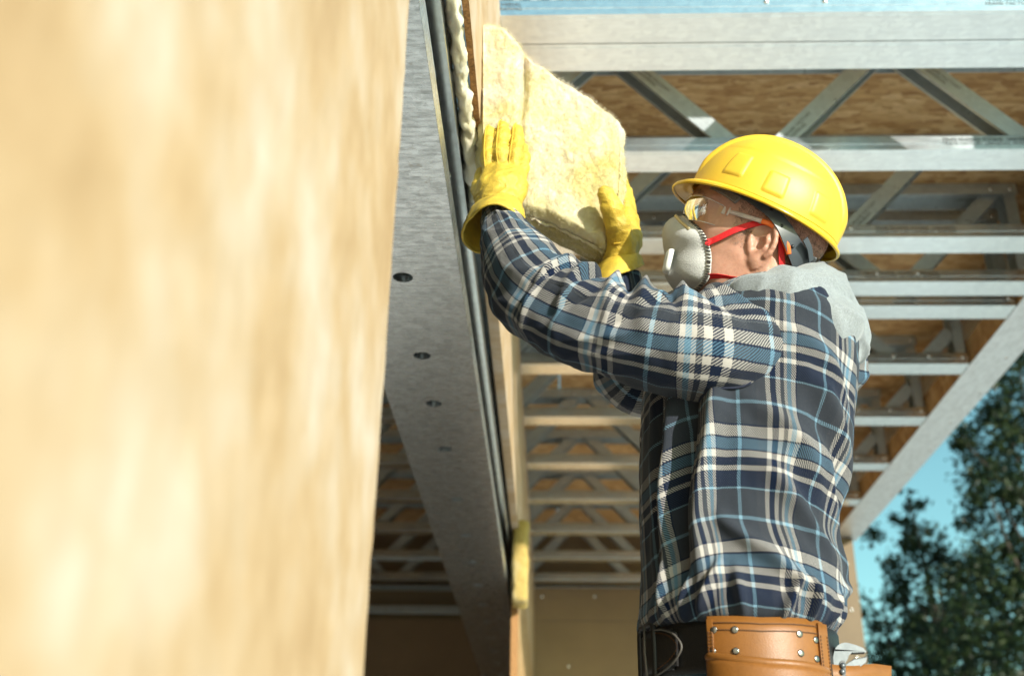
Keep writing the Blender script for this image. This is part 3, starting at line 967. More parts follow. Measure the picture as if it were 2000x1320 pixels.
M['white_plastic'] = plain('white_plastic', (0.78, 0.78, 0.74), 0.35, 0, 0.03)
M['red'] = plain('red_elastic', (0.62, 0.010, 0.014), 0.7, 0, 0.15, 300, 0.4, 900)
M['orange'] = plain('orange_rubber', (0.85, 0.16, 0.02), 0.5, 0, 0.05)
M['brass'] = plain('dull_nose_wire', (0.42, 0.35, 0.20), 0.5, 0.3)
M['tan'] = leather('tan_leather', (0.225, 0.086, 0.0145), 0.45, 700, 0.10, 0.15)
M['tan_dark'] = leather('tan_leather_inside', (0.22, 0.10, 0.03), 0.7, 700, 0.10, 0.2)
M['black_leather'] = leather('black_leather', (0.006, 0.005, 0.0045), 0.5, 500, 0.2, 0.3)
M['thread'] = plain('waxed_thread', (0.10, 0.04, 0.012), 0.7)
M['rivet'] = plain('dark_rivet', (0.22, 0.215, 0.20), 0.28, 1.0)
M['tool'] = plain('worn_tool_steel', (0.15, 0.16, 0.17), 0.42, 0.7, 0.15, 60, 0.1, 200)
M['sclera'] = plain('eye_white', (0.62, 0.56, 0.52), 0.12)
M['iris'] = plain('grey_iris', (0.06, 0.065, 0.05), 0.1)

mt, nt, bs = new_mat('grey_filter_felt'); M['mask'] = mt
_v = coords(nt)
_n = tex_noise(nt, _v, 12, 4)
_w = N(nt, 'ShaderNodeTexVoronoi'); _w.inputs['Scale'].default_value = 700; nt.links.new(coords(nt, (1, 1, 0.6)), _w.inputs['Vector'])
_c = ramp(nt, _n, [(0.35, (0.46, 0.46, 0.44)), (0.7, (0.54, 0.54, 0.53))])
_c = mixc(nt, 0.5, _c, ramp(nt, _w.outputs['Distance'], [(0.1, (0.62, 0.62, 0.62)), (0.6, (1, 1, 1))]), 'MULTIPLY')
nt.links.new(_c, bs.inputs['Base Color']); bs.inputs['Roughness'].default_value = 0.9
bump(nt, bs, _w.outputs['Distance'], 0.5, 0.0008)

mt = bpy.data.materials.new('clear_lens'); mt.use_nodes = True; nt = mt.node_tree; nt.nodes.clear(); M['lens'] = mt
_o = N(nt, 'ShaderNodeOutputMaterial'); _t = N(nt, 'ShaderNodeBsdfTransparent'); _g = N(nt, 'ShaderNodeBsdfGlossy'); _x = N(nt, 'ShaderNodeMixShader'); _f = N(nt, 'ShaderNodeFresnel')
_t.inputs[0].default_value = (0.985, 0.975, 0.945, 1); _g.inputs['Roughness'].default_value = 0.03; _f.inputs[0].default_value = 1.45
nt.links.new(_f.outputs[0], _x.inputs[0]); nt.links.new(_t.outputs[0], _x.inputs[1]); nt.links.new(_g.outputs[0], _x.inputs[2]); nt.links.new(_x.outputs[0], _o.inputs[0])
mt = bpy.data.materials.new('clear_plastic'); mt.use_nodes = True; nt = mt.node_tree; nt.nodes.clear(); M['clear'] = mt
_o = N(nt, 'ShaderNodeOutputMaterial'); _t = N(nt, 'ShaderNodeBsdfTransparent'); _x = N(nt, 'ShaderNodeMixShader'); _p = N(nt, 'ShaderNodeBsdfPrincipled')
_p.inputs['Base Color'].default_value = (0.75, 0.66, 0.62, 1); _p.inputs['Roughness'].default_value = 0.12
_x.inputs[0].default_value = 0.55
nt.links.new(_t.outputs[0], _x.inputs[1]); nt.links.new(_p.outputs[0], _x.inputs[2]); nt.links.new(_x.outputs[0], _o.inputs[0])

# ------------------------------------------------------------------ the worker: head frame
PI = math.pi
HP_, HR_, HY_ = math.radians(27), math.radians(18), math.radians(2)


def head_axes():
    p, r, y = HP_, HR_, HY_
    F = np.array([-math.cos(p), 0, math.sin(p)]); U = np.array([math.sin(p), 0, math.cos(p)]); S = np.array([0, -1.0, 0])
    S2 = S * math.cos(r) - U * math.sin(r); U2 = U * math.cos(r) + S * math.sin(r)
    Z = np.array([[math.cos(y), -math.sin(y), 0], [math.sin(y), math.cos(y), 0], [0, 0, 1]])
    return Z @ F, Z @ U2, Z @ S2


HF, HU, HSd = head_axes()
HB3 = np.stack([HF, HU, HSd], 1)          # columns: forward, up, side (side = towards the camera)
HO = np.array([0.315, 1.585, 0.912 + CZ])


def hp(f, u, s):
    return HO + HB3 @ np.array([f, u, s])


def hpv(A):
    return HO + np.asarray(A) @ HB3.T


person = thing('person', 'man in plaid shirt and grey hood pressing insulation into the wall with yellow gloves', 'person', (0.30, 1.56, 0.012))

# ---- body: one continuous surface, fine round the head and coarse where clothes cover it
def axis_pts(lo, hi, flo, fhi, fine, coarse):
    a = np.arange(lo, flo, coarse); b = np.arange(flo, fhi, fine); c = np.arange(fhi, hi, coarse)
    return np.concatenate([a, b, c]).astype(np.float32)


xs = axis_pts(-0.22, 0.52, 0.165, 0.455, 0.0024, 0.014)
ys = axis_pts(1.20, 1.86, 1.455, 1.715, 0.0024, 0.014)
zs = axis_pts(-0.02, 1.86, 1.475, 1.83, 0.0024, 0.016)
Gp = grid_pts(xs, ys, zs)
Gl = ((Gp - HO.astype(np.float32)) @ HB3.astype(np.float32))       # head coordinates of every grid point


class Sub:
    """works on the part of the grid around the head"""
    pass


ix = slice(int(np.searchsorted(xs, 0.165)) - 1, int(np.searchsorted(xs, 0.455)) + 1)
iy = slice(int(np.searchsorted(ys, 1.455)) - 1, int(np.searchsorted(ys, 1.715)) + 1)
iz = slice(int(np.searchsorted(zs, 1.475)) - 1, len(zs))
L = Gl[ix, iy, iz]
Lm = L.copy(); Lm[..., 2] = np.abs(Lm[..., 2])                     # mirrored: both sides at once
d = sd_ell(Lm, (-0.004, 0.050, 0.012), (0.102, 0.083, 0.066))                  # skull
d = smin(d, sd_ell(Lm, (0.040, 0.050, 0.0), (0.080, 0.066, 0.066)), 0.03)     # forehead
d = smin(d, sd_ell(Lm, (0.036, -0.020, 0.022), (0.054, 0.058, 0.045)), 0.03)  # mid face
d = smin(d, sd_cone(Lm, (0.002, -0.040, 0.052), (0.020, -0.070, 0.047), 0.022, 0.020), 0.025)   # jaw angle
d = smin(d, sd_cone(Lm, (0.020, -0.070, 0.047), (0.066, -0.084, 0.014), 0.020, 0.017), 0.025)   # jaw line
d = smin(d, sd_ell(Lm, (0.064, -0.076, 0.0), (0.022, 0.020, 0.024)), 0.02)     # chin
d = smin(d, sd_cone(Lm, (0.060, 0.000, 0.047), (0.030, 0.004, 0.063), 0.016, 0.010), 0.018)     # cheekbone
d = smin(d, sd_cone(Lm, (0.105, 0.042, 0.010), (0.080, 0.042, 0.051), 0.0105, 0.008), 0.014)      # brow ridge
d = smax(d, -sd_ell(Lm, (0.112, 0.019, 0.034), (0.026, 0.0155, 0.021)), 0.014)    # eye socket
d = smin(d, sd_cone(Lm, (0.108, 0.034, 0.0), (0.106, -0.018, 0.0), 0.008, 0.010), 0.012)         # nose
d = smin(d, sd_ell(Lm, (0.094, -0.020, 0.010), (0.013, 0.009, 0.009)), 0.008)
d = smin(d, sd_cone(Lm, (0.078, -0.048, 0.0), (0.072, -0.050, 0.020), 0.009, 0.005), 0.008)       # lips
d = smin(d, sd_cone(Lm, (0.075, -0.058, 0.0), (0.070, -0.057, 0.018), 0.009, 0.005), 0.008)
# eyelids: a shell round each eyeball, open between the lids
EYE = np.array([0.0850, 0.0205, 0.0340]); ER = 0.0122
q = Lm - EYE.astype(np.float32)
re = np.linalg.norm(q, axis=-1)
lid = np.maximum(np.abs(re - 0.0136) - 0.0013, -np.maximum(q[..., 1] * 1.0 - 0.0040 + 0.10 * np.abs(q[..., 2]), -(q[..., 1] + 0.0042)) * 1.0)
lid = np.maximum(lid, -(q[..., 0] + 0.006))
d = smin(d, lid, 0.004)
d = smax(d, -(re - 0.0124), 0.001)
d = smin(d, sd_cone(Lm, (0.1000, 0.0305, 0.019), (0.0830, 0.0275, 0.052), 0.0035, 0.003), 0.006)   # fold over the upper lid
# ear
c_, s_ = math.cos(math.radians(24)), math.sin(math.radians(24))
t_, b_ = math.cos(math.radians(14)), math.sin(math.radians(14))
EA = np.array([[-c_, 0, s_], [0, 1, 0], [s_, 0, c_]]).T                     # columns: back (flaring out), up, out
EA = EA @ np.array([[t_, b_, 0], [-b_, t_, 0], [0, 0, 1]]).T
EC = np.array([-0.0145, 0.000, 0.0765])
e = (Lm - EC.astype(np.float32)) @ EA.astype(np.float32)                  # ear coordinates: x back, y up, z out
de = sd_ell(e, (0.002, 0.001, 0.0), (0.0205, 0.0345, 0.0050))
an = np.linspace(math.radians(215), math.radians(-62), 15)
rim_ = [(0.002 + 0.0205 * math.cos(a), 0.003 + 0.0325 * math.sin(a) * (1.0 if a > 0 else 0.9), 0.0050) for a in an]
for a, b in zip(rim_[:-1], rim_[1:]):
    de = smin(de, sd_cone(e, a, b, 0.0040, 0.0040), 0.0025)
anti = [(0.008, 0.016, 0.004), (0.010, 0.004, 0.0055), (0.007, -0.010, 0.005), (0.000, -0.0155, 0.0045)]
for a, b in zip(anti[:-1], anti[1:]):
    de = smin(de, sd_cone(e, a, b, 0.0034, 0.0034), 0.004)
de = smax(de, -sd_ell(e, (-0.003, -0.002, 0.0060), (0.0105, 0.0125, 0.0105)), 0.0025)     # concha
de = smax(de, -sd_ell(e, (0.001, 0.0185, 0.0060), (0.0105, 0.0085, 0.0055)), 0.0025)      # hollow under the helix
de = smin(de, sd_ell(e, (-0.006, -0.0265, 0.0025), (0.0090, 0.0090, 0.0050)), 0.005)     # lobe
de = smin(de, sd_ell(e, (-0.0145, -0.005, 0.0040), (0.0045, 0.0065, 0.0045)), 0.004)     # tragus
d = smin(d, de, 0.004)
# neck muscles
d = smin(d, sd_cone(Lm, (-0.045, -0.015, 0.040), (0.010, -0.175, 0.030), 0.020, 0.022), 0.03)
Dg = np.full(Gp.shape[:3], 1.0, np.float32)
Dg[ix, iy, iz] = d
# neck, trunk, arms, legs
NK0, NK1 = hp(-0.030, -0.035, 0), np.array([0.315, 1.575, 1.455])


def body_prim(a, b, ra, rb, k=0.05):
    global Dg
    Dg = smin(Dg, sd_cone(Gp, a, b, ra, rb), k)


body_prim(NK0, NK1, 0.058, 0.064, 0.035)
body_prim((0.30, 1.57, 1.42), (0.27, 1.56, 1.02), 0.085, 0.095)
for s in (-1, 1):
    body_prim((0.30, 1.56 + s * 0.10, 1.36), (0.26, 1.56 + s * 0.07, 1.05), 0.06, 0.06)
    body_prim((0.31, 1.57, 1.47), (0.29, 1.56 + s * 0.13, 1.42), 0.05, 0.045)
    hip = (0.255, 1.56 + s * 0.085, 0.95); kn = (0.235, 1.56 + s * 0.10, 0.52); an_ = (0.27, 1.56 + s * 0.11, 0.11)
    body_prim(hip, kn, 0.080, 0.055); body_prim(kn, an_, 0.052, 0.036)
    body_prim(an_, (0.14, 1.56 + s * 0.12, 0.065), 0.034, 0.028)
# arms (the near one to the left in the picture)
SHN, ELN, WRN = pt(1475, 680, 1.44), pt(1052, 590, 1.465), pt(968, 400, 1.575)
SHF, ELF, WRF = pt(1400, 650, 1.72), pt(1238, 735, 1.73), pt(1207, 520, 1.685)
for a, b, c, q in ((SHN, ELN, WRN, 1.0), (SHF, ELF, WRF, 0.78)):
    body_prim(a, b, 0.046 * q, 0.036 * q, 0.03); body_prim(b, c, 0.036 * q, 0.021, 0.02)
Dg = Dg.astype(np.float32)
Dg[0], Dg[-1], Dg[:, 0], Dg[:, -1], Dg[:, :, 0], Dg[:, :, -1] = 1, 1, 1, 1, 1, 1
V, F = surface_nets(Dg, xs, ys, zs)
body = mesh('body', V, F, M['skin'], person)
sm = body.modifiers.new('smooth', 'SMOOTH'); sm.factor = 0.5; sm.iterations = 3
BV, BF = V, F
del Gp, Gl, L, Lm, Dg, d, de, e, q, re, lid

for s in (1, -1):
    c = hp(EYE[0], EYE[1], s * EYE[2])
    n1, n2 = 24, 16
    th = np.linspace(0, PI, n2); ph = np.linspace(0, 2 * PI, n1, endpoint=False)
    Tq, Pq = np.meshgrid(th, ph, indexing='ij')
    gaze = nrm(HF * 1.0 + HU * 0.10 + HSd * 0.03); gx = nrm(np.cross(gaze, HSd)); gy = np.cross(gaze, gx)
    Vq = c + ER * (np.cos(Tq)[..., None] * gaze + np.sin(Tq)[..., None] * (np.cos(Pq)[..., None] * gx + np.sin(Pq)[..., None] * gy))
    eo = mesh('eye', Vq.reshape(-1, 3), grid_faces(n2, n1, wrap_m=True), M['sclera'], person)
    cc = c + gaze * 0.0106
    Vt, Ft = tube([cc, cc + gaze * 0.0014, cc + gaze * 0.0021], [0.0060, 0.0055, 0.0004], seg=16, ref=HSd)
    mesh('iris', Vt, Ft, M['iris'], eo)

def skin_s(f, u, rad=0.005):
    l_ = (BV - HO) @ HB3
    k = (np.abs(l_[:, 0] - f) < rad) & (np.abs(l_[:, 1] - u) < rad) & (l_[:, 2] > 0.005)
    return float(l_[k, 2].max()) if k.any() else 0.0


def on_skin(pts, off):
    return [(f, u, (1 if s >= 0 else -1) * max(abs(s) * 0.9, skin_s(f, u) + off)) if abs(s) > 0.01 else (f, u, s) for f, u, s in pts]


# ---- hair: short clipped strands over the scalp, brows and stubble
loc = (BV - HO) @ HB3
tri = BF[:, :3]
cen = loc[BF].mean(1)
nv = np.cross(BV[BF[:, 1]] - BV[BF[:, 0]], BV[BF[:, 3]] - BV[BF[:, 0]])
area = np.linalg.norm(nv, axis=1); nv = nrm(nv)
f_, u_, s_ = cen[:, 0], cen[:, 1], np.abs(cen[:, 2])
inhead = (u_ > -0.12) & (u_ < 0.14) & (np.abs(f_) < 0.13) & (s_ < 0.1)
ear_zone = (f_ > -0.046) & (f_ < 0.006) & (u_ < 0.040) & (u_ > -0.04) & (s_ > 0.058)
hairline = 0.037 + 0.25 * np.clip(u_ - 0.02, 0, 1) + 0.006 * noise(cen * 90)
scalp = inhead & ~ear_zone & (((f_ < hairline) & (u_ > 0.004) & (f_ > -0.01)) | ((f_ <= -0.01) & (u_ > 0.02 + 0.9 * (f_ + 0.01))) | ((f_ < -0.052) & (u_ > -0.062)) | ((u_ > 0.085) & (f_ < 0.075)))
side = inhead & ~ear_zone & (f_ > 0.0) & (f_ < 0.030) & (u_ > -0.016) & (u_ <= 0.014)
beard = inhead & (u_ < -0.022 - 0.55 * np.clip(f_ - 0.02, 0, 1)) & (u_ > -0.125) & (f_ > 0.0) & ~ear_zone
brow = inhead & (np.abs(u_ - (0.047 - 3.0 * np.clip(s_ - 0.035, 0, 1) ** 1.3)) < 0.0042) & (s_ > 0.012) & (s_ < 0.054) & (f_ > 0.05)
lash = np.zeros_like(brow)


def strands(mask, n, length, width, direc, seed, name, mat=M['hair'], lift=0.45):
    r = np.random.default_rng(seed)
    ids = np.nonzero(mask)[0]
    w = area[ids]; pick = r.choice(ids, n, p=w / w.sum())
    uv = r.random((n, 2))
    Q = BV[BF[pick]]
    P = (Q[:, 0] * (1 - uv[:, :1]) + Q[:, 1] * uv[:, :1]) * (1 - uv[:, 1:]) + (Q[:, 3] * (1 - uv[:, :1]) + Q[:, 2] * uv[:, :1]) * uv[:, 1:]
    nn = nv[pick]
    nn = np.where(((P - hp(-0.005, 0.02, 0)) * nn).sum(1, keepdims=True) < 0, -nn, nn)
    dd = HB3 @ np.array(direc, float)
    t = dd - nn * (nn @ dd)[:, None] + r.normal(size=(n, 3)) * 0.25
    t = nrm(t); t = nrm(t * (1 - lift) + nn * lift)
    sd = nrm(np.cross(t, nn)) * width * 0.5
    L_ = length * r.uniform(0.6, 1.3, (n, 1))
    Vh = np.stack([P - sd - nn * 0.0004, P + sd - nn * 0.0004, P + t * L_], 1).reshape(-1, 3)
    o = mesh(name, Vh, np.arange(3 * n).reshape(-1, 3), mat, person, smooth=False)
    setp(o, kind='stuff')
    return o


strands(scalp, 38000, 0.0048, 0.00042, (-0.5, -1, 0.1), 1, 'hair', lift=0.35)
strands(side, 420, 0.004, 0.0004, (-0.2, -1, 0), 2, 'sideburn', lift=0.3)
strands(beard, 4200, 0.0022, 0.00026, (0.3, -1, 0), 3, 'stubble', lift=0.4)
strands(brow, 900, 0.0065, 0.0005, (-0.7, 0.25, 0.6), 4, 'eyebrow', lift=0.15)

# ------------------------------------------------------------------ plaid shirt: body and sleeves as cut cloth with their own weave direction
rows = [(1228, 1275, 1606, .160), (1212, 1266, 1614, .166), (1190, 1258, 1624, .172), (1150, 1252, 1632, .176), (1100, 1249, 1634, .175), (1060, 1247, 1620, .172), (1000, 1247, 1628, .176),
        (950, 1247, 1648, .181), (900, 1248, 1653, .186), (850, 1250, 1656, .190), (800, 1253, 1661, .194), (750, 1258, 1664, .196), (700, 1274, 1665, .196), (655, 1310, 1640, .178), (620, 1350, 1592, .140), (590, 1395, 1572, .092), (565, 1430, 1545, .040)]
YB = 1.56
tab = []
for py, a, b, hw in rows:
    A_, B_ = pt(a, py, YB), pt(b, py, YB)
    tab.append((A_[2], A_[0], B_[0], hw))
tab = np.array(tab)[::-1]
tab = tab[np.argsort(tab[:, 0])]
nz_, nc = 300, 360
zz = np.linspace(tab[0, 0], tab[-1, 0], nz_)
xf, xb, hw = (np.interp(zz, tab[:, 0], tab[:, i]) for i in (1, 2, 3))
ker = np.hanning(15); ker /= ker.sum()
sm_ = lambda a: np.convolve(np.pad(a, 7, mode='edge'), ker, 'valid')
xf, xb, hw = sm_(xf), sm_(xb), sm_(hw)
ph = np.linspace(0, 2 * PI, nc, endpoint=False)                    # 0 = front (-X), 90 deg = towards the camera
Zt, Pt = np.meshgrid(zz, ph, indexing='ij')
xm, xr = ((xf + xb) / 2)[:, None], ((xb - xf) / 2)[:, None]
sup = lambda c, p: np.sign(c) * np.abs(c) ** p
X = xm - xr * sup(np.cos(Pt), 0.86); Y = YB - hw[:, None] * sup(np.sin(Pt), 0.86)
# outward direction
ox, oy = -np.cos(Pt) * hw[:, None], -np.sin(Pt) * xr
on = np.hypot(ox, oy); ox, oy = ox / on, oy / on
deg = np.degrees(Pt)
hgt = (Zt - zz[0]) / (zz[-1] - zz[0])
nz3 = np.stack([X, Y, Zt], -1)


def ridge(a, b, w, amp, sharp=1.0):
    """one cloth fold from a=(deg,hgt) to b, w wide"""
    pa = np.array([a[0] / 90 * 0.29, a[1] * 0.62]); pb = np.array([b[0] / 90 * 0.29, b[1] * 0.62])
    px_, py_ = deg / 90 * 0.29, hgt * 0.62
    dx, dy = pb - pa; L2 = dx * dx + dy * dy
    t = ((px_ - pa[0]) * dx + (py_ - pa[1]) * dy) / L2
    tc = np.clip(t, 0, 1)
    dist = np.hypot(px_ - pa[0] - tc * dx, py_ - pa[1] - tc * dy)
    bend = 0.012 * np.sin(3.1 * t + a[0])
    fade = np.sin(np.clip(tc, 0.02, 0.98) * PI) ** 0.6
    return amp * np.exp(-(np.abs(dist + bend * 0) / w) ** (2 * sharp)) * fade


disp = 0.006 * fbm(nz3 * np.array([7, 7, 3.5]), 3) + 0.0022 * fbm(nz3 * np.array([22, 22, 12]) + 4, 3)
warp_ = noise(nz3 * 6 + 11) * 0.6
rdg = 1 - np.abs(noise(np.stack([X * 9 + Zt * 5 + warp_, Y * 9, Zt * 6 - X * 6], -1)))
disp += 0.010 * (rdg - 0.75) * (0.6 + 0.6 * sstep(0.45, 0.05, hgt))
# long folds: below the arm, down the front edge, across the back, bunching over the belt
for fo in [((72, .66), (62, .10), .016, .013), ((56, .72), (50, .05), .013, -.013), ((44, .60), (40, .08), .012, .010), ((30, .66), (28, .02), .010, -.008),
           ((95, .70), (150, .45), .020, .009), ((100, .60), (165, .30), .018, .010), ((110, .48), (165, .20), .016, -.007), ((120, .40), (172, .12), .015, .010), ((80, .52), (130, .28), .016, .007),
           ((88, .36), (140, .14), .014, .008), ((70, .25), (120, .06), .012, .009), ((135, .75), (150, .50), .018, .007), ((150, .28), (178, .22), .010, -.010), ((140, .10), (176, .14), .010, .011),
           ((60, .03), (74, .15), .008, .008), ((84, .02), (80, .13), .008, .008), ((98, .02), (106, .12), .008, .009), ((116, .02), (112, .13), .008, .008), ((132, .02), (140, .10), .008, .010), ((48, .02), (56, .12), .007, .008), ((36, .02), (40, .16), .007, .007), ((150, .02), (156, .10), .008, .009)]:
    disp += 1.8 * ridge(*fo)
disp += 0.006 * np.exp(-((hgt - 0.055) / 0.04) ** 2) * (0.6 + 0.8 * noise(np.stack([np.cos(Pt) * 3, np.sin(Pt) * 3, Zt * 2], -1)))
disp -= 0.016 * np.exp(-(hgt / 0.018) ** 2)
disp *= 1 - 0.55 * sstep(118, 150, deg) * (1 - sstep(190, 230, deg))
X = X + ox * disp; Y = Y + oy * disp
# front placket: a doubled strip with a step
pl = sstep(20, 21.2, deg) * (1 - sstep(33, 34.2, deg)); X = X + ox * 0.0025 * pl; Y = Y + oy * 0.0025 * pl
seam_s = np.exp(-((deg - 58 - 3 * np.sin(hgt * 5)) / 1.1) ** 2) * (hgt < 0.72)
X = X - ox * 0.003 * seam_s; Y = Y - oy * 0.003 * seam_s
bx = (tab[0, 1] + tab[0, 2]) / 2; ba = (tab[0, 2] - tab[0, 1]) / 2 + 0.010; bb = tab[0, 3] + 0.012
zf_, zn_, zb_ = pt(1262, 1241, YB)[2], pt(1450, 1214, YB - bb)[2], pt(1612, 1243, YB - 0.06)[2]
zw = np.interp(np.mod(deg, 360), [0, 90, 145, 180, 270, 360], [zf_, zn_, zb_, zb_, zn_ + 0.01, zf_])
Zt0 = Zt
Zt = Zt + (zw - 0.012 - zz[0]) * (1 - sstep(0.0, 0.45, hgt))
arc = np.cumsum(np.hypot(np.diff(X[nz_ // 2], append=X[nz_ // 2, :1]), np.diff(Y[nz_ // 2], append=Y[nz_ // 2, :1])))
uu = np.tile(np.concatenate([[0], arc[:-1]]), (nz_, 1))
x0 = pt(1375, 900, 1.40)[0]
vv = Zt + 0.34 * (np.sqrt((X - x0) ** 2 + 0.0009) - 0.03) - 0.025 * np.sin((X - x0) * 9)
uu = uu + 0.10 * (Zt - zz[nz_ // 2]) + 0.065
shirt = mesh('shirt', np.stack([X, Y, Zt], -1).reshape(-1, 3), grid_faces(nz_, nc, wrap_m=True), M['plaid'], person, uv=np.stack([uu, vv + 0.035], -1).reshape(-1, 2))


def sleeve(path, ra, rb, nl, ncirc, folds, seed, uoff, voff, ref, namp=1.0, elbow=None):
    P = catmull(path, nl)
    k = len(path)
    ra = np.interp(np.linspace(0, 1, nl), np.linspace(0, 1, k), ra); rb = np.interp(np.linspace(0, 1, nl), np.linspace(0, 1, k), rb)
    kk = np.hanning(21); kk /= kk.sum()
    ra = np.convolve(np.pad(ra, 10, mode='edge'), kk, 'valid'); rb = np.convolve(np.pad(rb, 10, mode='edge'), kk, 'valid')
    T, A, B = frames(P, ref)
    s = np.concatenate([[0], np.cumsum(np.linalg.norm(np.diff(P, axis=0), axis=1))])
    ph = np.linspace(0, 2 * PI, ncirc, endpoint=False)
    S_, Ph = np.meshgrid(s, ph, indexing='ij')
    base = P[:, None] + (ra[:, None] * np.cos(ph))[..., None] * A[:, None] + (rb[:, None] * np.sin(ph))[..., None] * B[:, None]
    nrmv = nrm(np.cos(Ph)[..., None] * A[:, None] / ra[:, None, None] + np.sin(Ph)[..., None] * B[:, None] / rb[:, None, None])
    r_ = 0.5 * (ra + rb).mean()
    q = np.stack([S_ * 1.0, np.cos(Ph) * r_, np.sin(Ph) * r_], -1)
    D = namp * (0.005 * fbm(q * np.array([9, 14, 14]) + seed, 3) + 0.0015 * fbm(q * np.array([30, 25, 25]) + seed, 2))
    wv = noise(q * 8 + seed) * 0.5
    D += namp * 0.009 * ((1 - np.abs(noise(np.stack([S_ * 14 + Ph * 0.9 + wv, np.cos(Ph) * 0.8, np.sin(Ph) * 0.8 + seed], -1)))) - 0.75)
    for (s0, p0, slope, w, lp, amp) in folds:
        dphi = (Ph - math.radians(p0) + PI) % (2 * PI) - PI
        line = S_ - s0 - slope * dphi
        D += 1.35 * amp * np.exp(-(line / w) ** 2) * np.exp(-(dphi / lp) ** 2)
    V = base + nrmv * D[..., None]
    U = Ph * r_ * 0.95 + uoff
    return V, grid_faces(nl, ncirc, wrap_m=True), np.stack([S_ * 1.0, U], -1), P, s


# near sleeve: angles count from the camera side (0) ; +90 is up in the picture
near_path = [pt(1600, 735, 1.580), pt(1505, 706, 1.468), pt(1400, 678, 1.398), pt(1300, 668, 1.395), pt(1200, 648, 1.405), pt(1115, 616, 1.425), pt(1052, 575, 1.455), pt(1016, 520, 1.485), pt(992, 470, 1.518), pt(977, 432, 1.546)]
ra = [.080, .078, .070, .068, .064, .062, .062, .056, .048, .032]
rb = [.060, .076, .076, .070, .066, .066, .066, .056, .044, .029]
near_folds = [(0.15, 20, 0.01, 0.010, 1.2, .006), (0.10, -60, 0.02, 0.012, 1.0, .007), (0.075, 60, -0.03, 0.012, 0.9, -.007), (0.21, -70, -0.02, 0.012, 0.9, .006),
              (0.27, 80, 0.03, 0.010, 1.0, .009), (0.30, 70, 0.035, 0.008, 1.0, -.010), (0.325, 85, 0.02, 0.009, 1.1, .010), (0.355, 80, 0.03, 0.008, 1.0, -.011), (0.38, 75, 0.015, 0.009, 1.2, .012), (0.405, 80, 0.02, 0.008, 1.1, -.010),
              (0.43, 70, 0.02, 0.009, 1.3, .012), (0.455, 60, -0.01, 0.007, 1.2, -.010), (0.475, 50, 0.012, 0.008, 1.6, .010), (0.497, 40, -0.012, 0.006, 1.4, -.008), (0.512, 20, 0.01, 0.006, 1.8, .007),
              (0.40, -30, -0.05, 0.010, 0.6, .006), (0.36, 0, -0.06, 0.010, 0.6, -.006), (0.45, -20, -0.04, 0.008, 0.7, -.006)]
V, F, UV, Pn, sn = sleeve(near_path, ra, rb, 340, 200, near_folds, 3.0, 0.03, 0.0, (0, -1, 0))
UV = np.stack([UV[..., 0] + 0.018, UV[..., 1] + 0.0], -1)
slv = mesh('sleeve', V.reshape(-1, 3), F, M['plaid'], person, uv=UV.reshape(-1, 2))
# stitched armhole seam where the sleeve is set into the body
from mathutils.bvhtree import BVHTree
_sv = np.zeros(len(shirt.data.vertices) * 3); shirt.data.vertices.foreach_get('co', _sv)
_sv = _sv.reshape(-1, 3) + np.array(world_loc(shirt))
_bt = BVHTree.FromPolygons([tuple(q) for q in _sv], [list(p.vertices) for p in shirt.data.polygons])


def shirt_level(P):
    out = np.ones(P.shape[:2])
    for i in range(P.shape[0]):
        for j in range(P.shape[1]):
            h = _bt.find_nearest(Vector(P[i, j]))
            dv3 = Vector(P[i, j]) - h[0]
            c2 = Vector((0.29, YB, h[0].z)) - h[0]
            out[i, j] = -dv3.length if dv3.dot(c2) > 0 else dv3.length
    return out


lv = shirt_level(V[:130])
sp = []
for j in range(V.shape[1]):
    o_ = np.nonzero(lv[:, j] > 0)[0]
    if len(o_) and 0 < o_[0] < 128: sp.append((j, V[o_[0], j]))
if len(sp) > 20:
    jj = [q[0] for q in sp]; cut = int(np.argmax(np.diff(jj + [jj[0] + V.shape[1]])))
    sp = sp[cut + 1:] + sp[:cut + 1]
    Q = np.array([q[1] for q in sp]); kq = np.hanning(9); kq /= kq.sum()
    Q = np.stack([np.convolve(np.pad(Q[:, i], 4, mode='edge'), kq, 'valid') for i in range(3)], 1)
    Vs, Fs = tube(Q + np.array([0.0008, -0.0008, 0]), 0.0019, seg=7)
    mesh('armhole_seam', Vs, Fs, plain('navy_thread', (0.008, 0.012, 0.030), 0.9, 0, 0.3, 300), slv)
# cuff of the near sleeve
cp = [pt(986, 466, 1.522), pt(977, 440, 1.542), pt(974, 427, 1.550)]
V, F, UV, _, _ = sleeve(cp, [.038, .033, .031], [.034, .031, .029], 40, 120, [], 9.0, 0.0, 0.0, (0, -1, 0), 0.35)
mesh('cuff', V.reshape(-1, 3), F, M['plaid'], slv, uv=np.stack([UV[..., 1] + .02, UV[..., 0] + .055], -1).reshape(-1, 2)).modifiers.new('thick', 'SOLIDIFY').thickness = 0.003
V, F = tube(catmull([pt(975, 430, 1.548), pt(971, 414, 1.560), pt(969, 402, 1.568)], 12), [.030, .027, .021], [.028, .025, .020], seg=40)
mesh('black_cuff', V, F, M['black_cloth'], slv)
dv_, df_ = tube([(0, 0, 0), (0, -0.002, 0), (0, -0.0028, 0)], [0.0055, 0.0055, 0.0035], seg=14, ref=(1, 0, 0))
mesh('button', dv_ + pt(956, 444, 1.500), df_, plain('brown_button', (0.10, 0.07, 0.05), 0.4), slv)
